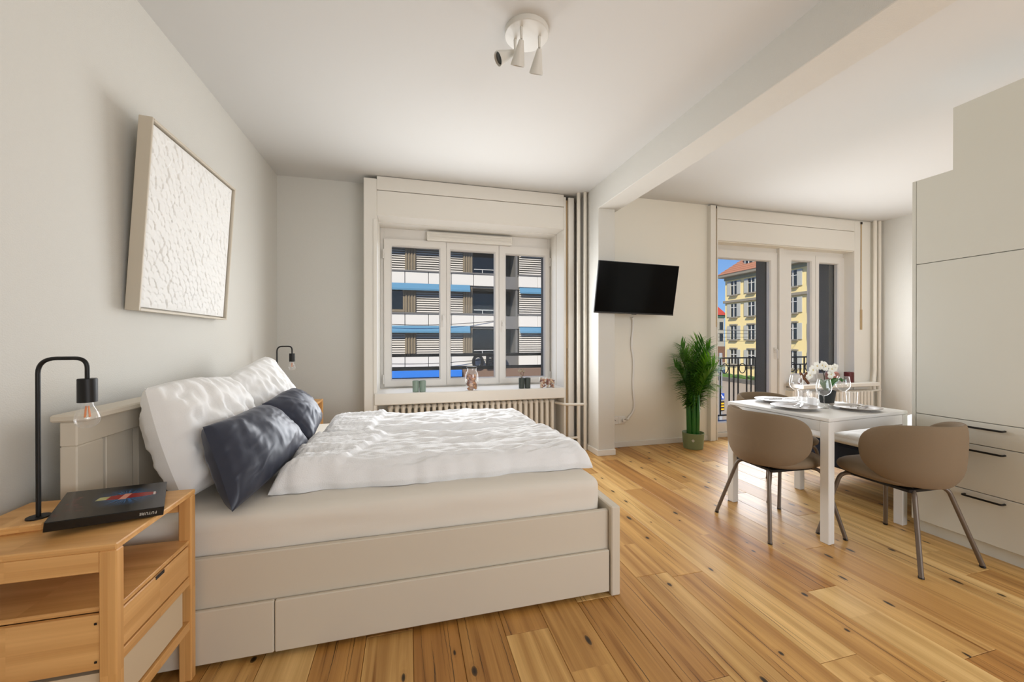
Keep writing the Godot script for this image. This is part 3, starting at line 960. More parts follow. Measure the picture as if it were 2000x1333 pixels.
	rf.poly([Vector3(59.5, 7.0, -75.5), Vector3(72, 7.0, -75.5), Vector3(72, 9.6, -79), Vector3(59.5, 9.6, -79)], Vector3(0, 1, 1))
	rf.poly([Vector3(59.5, 7.0, -82.5), Vector3(72, 7.0, -82.5), Vector3(72, 9.6, -79), Vector3(59.5, 9.6, -79)], Vector3(0, 1, -1))
	mi(r, "roof", fmesh(rf), mat(Color(0.66, 0.22, 0.14), 0.8), -off(r))
	for x in [67.6, 69.2, 70.6]:
		for y in [3.6, 0.9]:
			wbox(r, "window", Vector3(x - 0.45, y, -75.97), Vector3(x + 0.45, y + 1.8, -75.90), wglass, 0.0)

func street_bits():
	var hedge_m := mat(Color(0.30, 0.44, 0.16), 0.9)
	var hd := mi(self, "hedge", grid(40, 12, func(i: int, j: int):
		var a := PI * j / 11.0
		var n := wr.get_noise_2d(i * 0.9, j * 1.3) * 0.5
		return Vector3(-sin(a) * (0.9 + n), 0.1 + (0.5 - 0.5 * cos(a)) * 0.75 + n * 0.3, i * 0.45 - 9.0), false, false), hedge_m, Vector3(40.5, -4.05, -34.0))
	tag(hd, "clipped green hedge in front of the yellow house", "hedge")
	var wl := box(self, "garden_wall", Vector3(38.6, -4.02, -44.0), Vector3(39.0, -3.5, -20.0), mat(Color(0.40, 0.39, 0.36), 0.9), 0.02)
	tag(wl, "low grey garden wall along the street by the hedge", "wall")
	# street sign on a pole close to the balcony
	var p := thing("sign_post", "pale post with a blue sign and a yellow striped sign", "sign", Vector3(19.2, -4.0, -20.7))
	mi(p, "post", tube([Vector3(0, 0, 0), Vector3(0, 4.4, 0)], 0.10, 10), mat(Color(0.66, 0.68, 0.70), 0.5, 0.3))
	box(p, "sign_plate", Vector3(-0.17, 1.45, 0.11), Vector3(0.17, 1.85, 0.13), mat(Color(0.08, 0.30, 0.72), 0.4), 0.004)
	mi(p, "arrow", extrude([Vector2(-0.10, 0.12), Vector2(-0.05, 0.14), Vector2(0.06, -0.02), Vector2(0.11, 0.02), Vector2(0.10, -0.14), Vector2(-0.04, -0.10), Vector2(0.01, -0.06)], 0.004), M.porcelain, Vector3(0, 1.65, 0.136))
	box(p, "striped_plate", Vector3(-0.17, 0.72, 0.11), Vector3(0.17, 1.34, 0.13), mat(Color(0.05, 0.05, 0.05), 0.5), 0.004)
	for k in 3:
		box(p, "stripe", Vector3(-0.14, 0.79 + k * 0.18, 0.13), Vector3(0.14, 0.89 + k * 0.18, 0.135), mat(Color(0.95, 0.72, 0.05), 0.5), 0.002)
	# tram wires over the street
	var wm := mat(Color(0.05, 0.05, 0.05), 0.6)
	var spans := [
		[Vector3(14.4, 2.75, -30.0), Vector3(43.7, 2.35, -36.0), 0.30, "black tram wire from office block to yellow house, highest of four"],
		[Vector3(14.4, 2.35, -29.6), Vector3(43.7, 1.95, -36.5), 0.25, "black tram wire from office block to yellow house, second of four"],
		[Vector3(14.4, 2.05, -30.4), Vector3(43.7, 1.70, -36.2), 0.35, "black tram wire from office block to yellow house, third of four"],
		[Vector3(14.4, 1.65, -29.8), Vector3(43.7, 1.20, -35.5), 0.30, "black tram wire from office block to yellow house, lowest of four"],
		[Vector3(-6.0, 2.75, -26.98), Vector3(6.1, 2.60, -26.98), 0.45, "thin black tram wire sagging along the upper white plates"],
		[Vector3(-6.0, 0.05, -26.98), Vector3(6.1, -0.05, -26.98), 0.35, "thin black tram wire sagging along the lower white plates"]]
	for s in spans:
		var a: Vector3 = s[0]
		var e: Vector3 = s[1]
		var pts := []
		for k in 15:
			var t := k / 14.0
			pts.append((e - a) * t + Vector3(0, -s[2] * sin(PI * t), 0.35 * sin(PI * t)))
		var o := mi(self, "tram_wire", tube(pts, 0.022, 5), wm, a)
		tag(o, s[3], "wire", "tram wires over the street")

# ------------------------------------------------------------------ soft things
# a box with round edges whose faces may be stirred by `stir`
func softbox(s: Vector3, r: float, n: Vector3i, stir: Callable) -> ArrayMesh:
	var v := PackedVector3Array()
	var idx := PackedInt32Array()
	var seen := {}
	var h := s * 0.5
	for ax in 3:
		var u := (ax + 1) % 3
		var w := (ax + 2) % 3
		for sg in [-1.0, 1.0]:
			var ids := []
			for i in n[u] + 1:
				for j in n[w] + 1:
					var p := Vector3.ZERO
					p[ax] = h[ax] * sg
					p[u] = edge_spread(float(i) / n[u], h[u], r)
					p[w] = edge_spread(float(j) / n[w], h[w], r)
					var key := Vector3i((p * 20000.0).round())
					if not seen.has(key):
						var inn := p.clamp(-(h - Vector3.ONE * r), h - Vector3.ONE * r)
						var d := (p - inn).normalized()
						seen[key] = v.size()
						v.append(stir.call(inn + d * r, d))
					ids.append(seen[key])
			for i in n[u]:
				for j in n[w]:
					var a: int = ids[i * (n[w] + 1) + j]
					var b: int = ids[(i + 1) * (n[w] + 1) + j]
					var c: int = ids[(i + 1) * (n[w] + 1) + j + 1]
					var e: int = ids[i * (n[w] + 1) + j + 1]
					if sg > 0:
						idx.append_array(PackedInt32Array([a, c, b, a, e, c]))
					else:
						idx.append_array(PackedInt32Array([a, b, c, a, c, e]))
	return amesh(v, idx)

func edge_spread(t: float, h: float, r: float) -> float:
	# more rows near the rounded edges
	var x := t * 2.0 - 1.0
	var k := 0.25
	return h * (x * (1.0 - k) + k * sin(x * PI * 0.5))

func folds(p: Vector3, amp: float, scale_: float, seed_: float) -> float:
	var a := wr.get_noise_3d(p.x * scale_ + seed_, p.y * scale_, p.z * scale_)
	var b := wr.get_noise_3d(p.x * scale_ * 2.3 + 40.0, p.y * scale_ * 2.3 + seed_, p.z * scale_ * 2.3)
	return amp * ((1.0 - absf(a) * 2.2) * 0.7 + (1.0 - absf(b) * 2.2) * 0.35)

# a cushion stretched between four corners: a, b, c, d run round its seam
func cushion(a: Vector3, b: Vector3, c: Vector3, d: Vector3, half: float, sd: float, crease: float, fine: float, bow: float) -> ArrayMesh:
	var n := 48
	var nrm := ((c - a).cross(b - d)).normalized()
	if nrm.dot(Vector3(1, 0.5, 0)) < 0.0:
		nrm = -nrm
	var v := PackedVector3Array()
	var idx := PackedInt32Array()
	var ctr := (a + b + c + d) * 0.25
	for side in [1.0, -1.0]:
		var base := v.size()
		for i in n + 1:
			for j in n + 1:
				var u := float(i) / n
				var w := float(j) / n
				var uu := 0.5 + (u - 0.5) * (1.0 - bow * sin(PI * w))
				var ww := 0.5 + (w - 0.5) * (1.0 - bow * sin(PI * u))
				var p := a.lerp(b, uu).lerp(d.lerp(c, uu), ww)
				var e := pow(maxf(0.0, 4.0 * u * (1.0 - u)), 0.44) * pow(maxf(0.0, 4.0 * w * (1.0 - w)), 0.44)
				var t := half * e
				# creases run from the corners and gather along the seams
				var q := Vector2(u - 0.5, w - 0.5)
				var ang := atan2(q.y, q.x)
				var rad := clampf(q.length() * 1.7, 0.0, 1.0)
				var gather := sin(ang * 11.0 + sd * 3.0 + wr.get_noise_2d(u * 3.0 + sd, w * 3.0) * 5.0) * 0.5 * rad * rad
				t += crease * (gather * e * 0.9 + folds(Vector3(u * 1.6, w * 0.8, sd), 0.9, 1.1, sd) * sqrt(e))
				t += crease * fine * wr.get_noise_2d(u * 11.0 + sd, w * 4.0) * sqrt(e)
				p += nrm * t * side
				p.y -= 0.012 * (1.0 - e) * sin(u * 9.0 + sd) * 0.3
				v.append(p)
		for i in n:
			for j in n:
				var k := base + i * (n + 1) + j
				if side > 0:
					idx.append_array(PackedInt32Array([k, k + n + 1, k + 1, k + n + 1, k + n + 2, k + 1]))
				else:
					idx.append_array(PackedInt32Array([k, k + 1, k + n + 1, k + n + 1, k + 1, k + n + 2]))
	return amesh(v, idx)

func put_cushion(called: String, label: String, cat: String, grp: String, m: Material, a: Vector3, b: Vector3, c: Vector3, d: Vector3, half: float, sd: float, crease: float, fine := 0.5, bow := -0.05):
	var o := (c + d) * 0.5
	var mesh := cushion(a - o, b - o, c - o, d - o, half, sd, crease, fine, bow)
	tag(mi(self, called, mesh, m, o), label, cat, grp)

# a quilt lying flat, doubled over at its head end; y is the height of what it lies on
func quilt(label: String, x0: float, x1: float, z0: float, z1: float, y: float, thick: float, fold_x: float, slant: float, sd: float):
	var nx := 150
	var nz := 84
	var v := PackedVector3Array()
	var idx := PackedInt32Array()
	var o := Vector3((x0 + x1) / 2, y, (z0 + z1) / 2)
	for layer in 2:
		for i in nx + 1:
			for j in nz + 1:
				var u := float(i) / nx
				var w := float(j) / nz
				var su := 0.5 - 0.5 * cos(PI * u)
				var sw := 0.5 - 0.5 * cos(PI * w)
				su = lerpf(u, su, 0.75)
				sw = lerpf(w, sw, 0.75)
				var x := lerpf(x0, x1, su)
				var z := lerpf(z0, z1, sw)
				# wavy outline
				x += (wr.get_noise_2d(z * 3.0 + sd, sd) * 0.04 + wr.get_noise_2d(z * 9.0, sd) * 0.012) * pow(absf(su * 2.0 - 1.0), 4.0)
				z += (wr.get_noise_2d(x * 1.6, sd + 9.0) * 0.03 + wr.get_noise_2d(x * 6.0, sd + 3.0) * 0.016) * pow(absf(sw * 2.0 - 1.0), 4.0)
				var du := clampf(minf(su, 1.0 - su) * (x1 - x0) / 0.10, 0.0, 1.0)
				var dw := clampf(minf(sw, 1.0 - sw) * (z1 - z0) / 0.085, 0.0, 1.0)
				var e := sqrt(1.0 - pow(1.0 - du, 2.0)) * sqrt(1.0 - pow(1.0 - dw, 2.0))
				if layer == 1:
					x = lerpf(x, (x0 + x1) / 2, 0.02)
					z = lerpf(z, (z0 + z1) / 2, 0.05)
				elif e < 0.01:
					x = lerpf(x, (x0 + x1) / 2, 0.02)
					z = lerpf(z, (z0 + z1) / 2, 0.05)
				var yy := 0.0
				if layer == 0:
					yy = thick * e
					var fl := fold_x + slant * (w - 0.5)
					var over := clampf((fl - x + wr.get_noise_2d(z * 8.0, sd) * 0.02) / 0.022, 0.0, 1.0)
					yy += 0.026 * over * e
					# long shallow wrinkles that run up the bed, and puckered cloth on the turned-down part
					yy += e * (folds(Vector3(x * 0.6 + z * 0.25, 0, z * 2.6), 0.020, 1.7, sd) + folds(Vector3(x * 1.1 + z * 0.9, 3.0, z * 4.4), 0.013, 2.2, sd + 7.0))
					yy += e * over * 0.006 * wr.get_noise_2d(x * 40.0, z * 26.0)
					yy += e * (1.0 - over) * 0.0065 * wr.get_noise_2d(x * 9.0 + z * 4.0, z * 40.0)
				else:
					yy = 0.001
				v.append(Vector3(x, y + yy, z) - o)
		var base := layer * (nx + 1) * (nz + 1)
		for i in nx:
			for j in nz:
				var k := base + i * (nz + 1) + j
				if layer == 0:
					idx.append_array(PackedInt32Array([k, k + nz + 1, k + 1, k + nz + 1, k + nz + 2, k + 1]))
				else:
					idx.append_array(PackedInt32Array([k, k + 1, k + nz + 1, k + nz + 1, k + 1, k + nz + 2]))
	tag(mi(self, "duvet", amesh(v, idx), M.duvet, o), label, "duvet", "white duvets on the bed")

# ------------------------------------------------------------------ the bed
func bed():
	var w: Material = M.bed_paint
	var b := thing("bed_frame", "white double bed frame with slatted headboard and drawer fronts", "bed", Vector3(-0.1, 0, -2.63))
	var z0 := -1.730
	var z1 := -3.555
	# headboard: cap, two wide posts, slats with narrow gaps, a lower rail
	wbox(b, "headboard_cap", Vector3(-1.205, 0.952, z0 + 0.014), Vector3(-1.095, 0.978, z1 - 0.020), w, 0.006)
	wbox(b, "headboard_rail", Vector3(-1.180, 0.865, z0 + 0.008), Vector3(-1.130, 0.952, z1 - 0.010), w, 0.004)
	for z in [z0 + 0.008, z1 + 0.110]:
		wbox(b, "headboard_post", Vector3(-1.180, 0.0, z), Vector3(-1.130, 0.865, z - 0.125), w, 0.004)
	var n := 8
	var span := (z0 - 0.115 - 0.040) - (z1 + 0.135 + 0.035)
	for k in n:
		var za := z0 - 0.155 - span * k / n
		wbox(b, "headboard_slat", Vector3(-1.168, 0.20, za), Vector3(-1.145, 0.868, za - span / n + 0.035), w, 0.003)
	wbox(b, "lower_rail", Vector3(-1.170, 0.12, z0 - 0.13), Vector3(-1.143, 0.21, z1 + 0.13), w, 0.003)
	# side rails, foot end, drawers under the near side
	wbox(b, "side_rail", Vector3(-1.130, 0.195, z0), Vector3(0.945, 0.408, z0 - 0.025), w, 0.004)
	wbox(b, "side_rail", Vector3(-1.130, 0.02, z1), Vector3(0.945, 0.408, z1 + 0.025), w, 0.004)
	wbox(b, "footboard", Vector3(0.945, 0.0, z0 + 0.030), Vector3(0.992, 0.432, z1 - 0.020), w, 0.005)
	wbox(b, "bed_base", Vector3(-1.130, 0.235, z0 - 0.025), Vector3(0.945, 0.262, z1 + 0.025), w, 0.0)
	var d := wbox(b, "drawer", Vector3(-1.120, 0.020, z0 + 0.022), Vector3(-0.510, 0.222, z0 + 0.004), w, 0.004)
	wbox(d, "drawer_box", Vector3(-1.10, 0.03, z0 + 0.004), Vector3(-0.53, 0.19, z0 - 0.55), w, 0.0)
	d = wbox(b, "drawer", Vector3(-0.507, 0.020, z0 + 0.022), Vector3(0.938, 0.222, z0 + 0.004), w, 0.004)
	wbox(d, "drawer_box", Vector3(-0.49, 0.03, z0 + 0.004), Vector3(0.92, 0.19, z0 - 0.55), w, 0.0)
	for x in [-1.0, -0.1, 0.85]:
		wbox(b, "foot", Vector3(x - 0.03, 0.0, -2.60), Vector3(x + 0.03, 0.235, -2.66), w, 0.003)
	# mattress in a fitted sheet
	var ms := Vector3(2.02, 0.292, 1.755)
	var mm := softbox(ms, 0.055, Vector3i(60, 16, 50), func(p: Vector3, dd: Vector3):
		var k := folds(Vector3(p.x * 0.5, p.y * 5.0, p.z), 0.004, 2.0, 4.0) * absf(dd.z)
		return p + dd * (k + 0.004 * wr.get_noise_3d(p.x * 2.0, p.y * 2.0, p.z * 2.0)) + Vector3(0, -0.012 * (1.0 - p.y / 0.15) * 0.0, 0))
	tag(mi(self, "mattress", mm, M.sheet, Vector3(-0.082, 0.264 + 0.148, -2.6425)), "cream fitted-sheet mattress lying in the white bed frame", "mattress")
	# bedding
	quilt("wrinkled white duvet over the drawer side of the bed", -0.58, 0.955, -2.545, -1.895, 0.560, 0.098, -0.20, -0.26, 3.0)
	quilt("wrinkled white duvet on the window side of the bed", -0.56, 0.90, -3.225, -2.565, 0.560, 0.098, -0.19, -0.10, 21.0)
	put_cushion("pillow", "large crumpled white pillow against the headboard near the lamp with the book", "pillow", "white pillows", M.pillow_white, Vector3(-1.020, 1.050, -1.885), Vector3(-1.005, 1.025, -2.56), Vector3(-0.775, 0.605, -2.52), Vector3(-0.87, 0.600, -1.845), 0.130, 2.0, 0.026, 0.8)
	put_cushion("pillow", "large white pillow against the headboard on the window side", "pillow", "white pillows", M.pillow_white, Vector3(-1.045, 1.010, -2.66), Vector3(-1.010, 1.115, -3.22), Vector3(-0.78, 0.610, -3.28), Vector3(-0.80, 0.600, -2.64), 0.115, 9.0, 0.024, 0.8)
	put_cushion("cushion", "dark navy satin cushion drooping over the bed edge", "cushion", "navy satin cushions", M.satin, Vector3(-0.805, 0.885, -1.845), Vector3(-0.775, 0.885, -2.43), Vector3(-0.535, 0.660, -2.38), Vector3(-0.660, 0.572, -1.735), 0.108, 5.0, 0.013, 0.15, 0.02)
	put_cushion("cushion", "dark navy satin cushion leaning behind the drooping one", "cushion", "navy satin cushions", M.satin, Vector3(-0.805, 0.880, -2.50), Vector3(-0.775, 0.910, -2.94), Vector3(-0.580, 0.695, -2.92), Vector3(-0.545, 0.660, -2.49), 0.100, 13.0, 0.012, 0.15, 0.02)

# ------------------------------------------------------------------ bedside tables and lamps
func nightstand(label: String, x1: float, z0: float) -> Node3D:
	# z0 is the side away from the camera; x1 the front with the drawers
	var t := thing("nightstand", label, "bedside table", Vector3(x1 - 0.24, 0, z0 + 0.2))
	var w: Material = M.birch
	var x0 := x1 - 0.475
	var z1 := z0 + 0.405
	var top := 0.690
	wbox(t, "table_top", Vector3(x0, top - 0.018, z0), Vector3(x1, top, z1), w, 0.003)
	for x in [x1 - 0.040, x0]:
		for z in [z0, z1 - 0.030]:
			wbox(t, "leg", Vector3(x, 0.0, z), Vector3(x + 0.040, top - 0.018, z + 0.030), w, 0.003)
	for z in [z0 + 0.004, z1 - 0.022]:
		wbox(t, "side_rail", Vector3(x0 + 0.04, top - 0.075, z), Vector3(x1 - 0.04, top - 0.018, z + 0.018), w, 0.002)
		wbox(t, "side_rail", Vector3(x0 + 0.04, 0.185, z), Vector3(x1 - 0.04, 0.222, z + 0.018), w, 0.002)
		wbox(t, "side_panel", Vector3(x0 + 0.04, 0.352, z + 0.003), Vector3(x1 - 0.04, 0.500, z + 0.015), w, 0.001)
		for y in [0.375, 0.478]:
			wbox(t, "screw", Vector3(x1 - 0.052, y - 0.003, z + 0.001 + (0.016 if z > z0 + 0.1 else 0.0)), Vector3(x1 - 0.046, y + 0.003, z + 0.003 + (0.016 if z > z0 + 0.1 else 0.0)), M.black_metal, 0.001)
	wbox(t, "shelf", Vector3(x0 + 0.02, 0.500, z0 + 0.02), Vector3(x1 - 0.006, 0.514, z1 - 0.02), w, 0.002)
	wbox(t, "drawer_rail", Vector3(x1 - 0.035, 0.352, z0 + 0.03), Vector3(x1 - 0.004, 0.382, z1 - 0.03), w, 0.002)
	wbox(t, "drawer_rail", Vector3(x1 - 0.035, 0.188, z0 + 0.03), Vector3(x1 - 0.004, 0.220, z1 - 0.03), w, 0.002)
	wbox(t, "back_panel", Vector3(x0 + 0.01, 0.20, z0 + 0.03), Vector3(x0 + 0.02, 0.50, z1 - 0.03), w, 0.001)
	var d := wbox(t, "drawer", Vector3(x1 - 0.024, 0.386, z0 + 0.034), Vector3(x1 - 0.006, 0.494, z1 - 0.034), w, 0.003)
	wbox(d, "finger_notch", Vector3(x1 - 0.0065, 0.484, (z0 + z1) / 2 - 0.022), Vector3(x1 - 0.0050, 0.4945, (z0 + z1) / 2 + 0.022), M.seam, 0.0)
	wbox(d, "drawer_box", Vector3(x0 + 0.05, 0.392, z0 + 0.045), Vector3(x1 - 0.024, 0.47, z1 - 0.045), M.birch_pale, 0.0)
	d = wbox(t, "drawer", Vector3(x1 - 0.030, 0.224, z0 + 0.060), Vector3(x1 - 0.012, 0.346, z1 - 0.034), M.birch_pale, 0.003)
	wbox(d, "drawer_box", Vector3(x0 + 0.05, 0.228, z0 + 0.068), Vector3(x1 - 0.030, 0.33, z1 - 0.026), M.birch_pale, 0.0)
	return t

func lamp(label: String, at: Vector3, reach: Vector3, base_turn: float):
	# swan-neck lamp on a wooden block with a bare bulb, switched off
	var t := thing("table_lamp", label, "lamp", at, 0.0, "swan-neck bedside lamps")
	mi(t, "wooden_base", cbox(Vector3(0.10, 0.022, 0.115), 0.004), M.birch, Vector3(-0.012, 0.011, 0.0) , Basis(Vector3.UP, base_turn))
	mi(t, "foot_plate", lathe([Vector2(0, 0.022), Vector2(0.026, 0.022), Vector2(0.026, 0.022), Vector2(0.026, 0.026), Vector2(0.026, 0.026), Vector2(0, 0.027)], 24), M.black_metal)
	var hgt := 0.495
	mi(t, "pole", tube(bend([Vector3(0, 0.024, 0), Vector3(0, hgt, 0), reach + Vector3(0, hgt, 0), reach + Vector3(0, hgt - 0.065, 0)], 0.045, 8), 0.0058, 10), M.black_metal)
	var s := mi(t, "socket", lathe([Vector2(0, 0.0), Vector2(0.021, 0.0), Vector2(0.021, 0.0), Vector2(0.0225, -0.002), Vector2(0.0225, -0.072), Vector2(0.0225, -0.072), Vector2(0.019, -0.072), Vector2(0.019, -0.060), Vector2(0, -0.060)], 26), M.black_metal, reach + Vector3(0, hgt - 0.062, 0))
	var bulb := mi(t, "bulb", lathe([Vector2(0.0135, 0.0), Vector2(0.0145, -0.012), Vector2(0.021, -0.026), Vector2(0.0275, -0.040), Vector2(0.0295, -0.052), Vector2(0.0275, -0.064), Vector2(0.020, -0.075), Vector2(0.010, -0.080), Vector2(0, -0.081)], 26), M.clear, reach + Vector3(0, hgt - 0.062 - 0.070, 0))
	var fil := mat(Color(0.90, 0.52, 0.22), 0.4)
	for k in 4:
		var a := TAU * k / 4.0 + 0.4
		mi(bulb, "filament", tube([Vector3(cos(a) * 0.004, -0.014, sin(a) * 0.004), Vector3(cos(a) * 0.0075, -0.048, sin(a) * 0.0075)], 0.0016, 6), fil)
	mi(bulb, "glass_stem", tube([Vector3(0, 0, 0), Vector3(0, -0.018, 0)], 0.004, 8), M.clear)

func nightstands():
	nightstand("birch bedside table with a book and lamp on it", -0.764, -1.698)
	nightstand("birch bedside table in the corner by the window wall", -0.775, -3.992)
	lamp("black swan-neck lamp standing beside the dark book", Vector3(-1.066, 0.690, -1.484), Vector3(0.118, 0, 0.0), 0.15)
	lamp("black swan-neck lamp in the corner by the red box", Vector3(-1.105, 0.690, -3.80), Vector3(0.118, 0, 0), 0.0)
	# the dark book, a little askew on the table edge
	var b := thing("book", "black picture book with a blue and red cover on birch bedside table", "book", Vector3(-0.918, 0.7015, -1.542), 0.44)
	b.rotation.z = -0.088
	var cov := mat(Color.WHITE, 0.22)
	cov.albedo_texture = cover_print()
	box(b, "page_block", Vector3(-0.121, 0.003, -0.136), Vector3(0.117, 0.023, 0.138), mat(Color(0.80, 0.77, 0.70), 0.8), 0.001)
	var black := mat(Color(0.035, 0.035, 0.04), 0.25)
	box(b, "back_cover", Vector3(-0.124, 0.0, -0.140), Vector3(0.124, 0.003, 0.142), black, 0.001)
	box(b, "spine", Vector3(-0.124, 0.0, 0.138), Vector3(0.124, 0.026, 0.143), black, 0.002)
	var c := Flat.new()
	c.slab(Vector3(-0.124, 0.023, -0.140), Vector3(0.124, 0.0262, 0.141))
	c.uv.clear()
	for p in c.v:
		c.uv.append(Vector2((p.x + 0.124) / 0.248, (p.z + 0.140) / 0.281))
	mi(b, "front_cover", fmesh(c), cov)
	lettering(b, "spine_title", "FUTURE", 0.011, mat(Color(0.72, 0.70, 0.66), 0.5), Vector3(0.088, 0.0125, 0.1432), Basis(Vector3(0, 0, 1), PI), 0.0004)
	# small red box on the corner table
	var r := thing("gift_box", "small dark red box standing on corner bedside table", "box", Vector3(-0.905, 0.690, -3.70), 0.0)
	box(r, "box_body", Vector3(-0.055, 0.0, -0.03), Vector3(0.055, 0.075, 0.03), mat(Color(0.45, 0.02, 0.05), 0.4), 0.003)
	box(r, "box_lid", Vector3(-0.057, 0.060, -0.032), Vector3(0.057, 0.078, 0.032), mat(Color(0.48, 0.02, 0.05), 0.4), 0.003)
	box(r, "print_mark", Vector3(-0.012, 0.022, 0.0302), Vector3(0.010, 0.036, 0.0306), mat(Color(0.75, 0.60, 0.60), 0.5), 0.0)

func cover_print() -> ImageTexture:
	# flat print: a blue burst, a red lozenge and a pale shape on black, red brush writing at one end
	var w := 336
	var h := 252
	var im := Image.create(w, h, false, Image.FORMAT_RGB8)
	var r := RandomNumberGenerator.new()
	r.seed = 4
	for y in h:
		for x in w:
			var c := Color(0.045, 0.043, 0.048)
			var u := (x - 205.0) / w
			var v := (y - 112.0) / h
			var a := atan2(v, u)
			var d := Vector2(u * 1.0, v * 0.9).length()
			var ray := 0.5 + 0.5 * sin(a * 34.0 + 3.0 * sin(a * 7.0))
			if d < 0.34 and absf(v) < 0.30:
				c = c.lerp(Color(0.20, 0.42, 0.64), clampf((0.38 - d) * 4.0, 0.0, 1.0) * (0.45 + 0.55 * ray))
			if pow(absf(u - 0.02) / 0.27, 2.4) + pow(absf(v + 0.01) / 0.085, 2.4) < 1.0:
				c = Color(0.58, 0.07, 0.06)
			if absf(u + 0.02 + v * 0.25) < 0.035 and absf(v + 0.01) < 0.10:
				c = Color(0.88, 0.60, 0.52)
			if absf(u + 0.23 + v * 0.3) < 0.05 and absf(v + 0.015) < 0.055:
				c = Color(0.72, 0.70, 0.48)
			if absf(u - 0.27) < 0.012 and absf(v + 0.01) < 0.06:
				c = Color(0.85, 0.80, 0.78)
			im.set_pixel(x, y, c)
	for k in 9:
		var x := 22.0 + r.randf_range(0, 38)
		var y := 70.0 + k * 17.0
		var sx := r.randf_range(-0.5, 0.5)
		for s in 60:
			x += sx + sin(s * 0.25 + k) * 0.9
			y += cos(s * 0.21 + k * 2.0) * 0.6
			for q in 4:
				var xi := clampi(int(x) + q, 0, w - 1)
				var yi := clampi(int(y) + q / 2, 0, h - 1)
				im.set_pixel(xi, yi, Color(0.48, 0.07, 0.07))
	return ImageTexture.create_from_image(im)

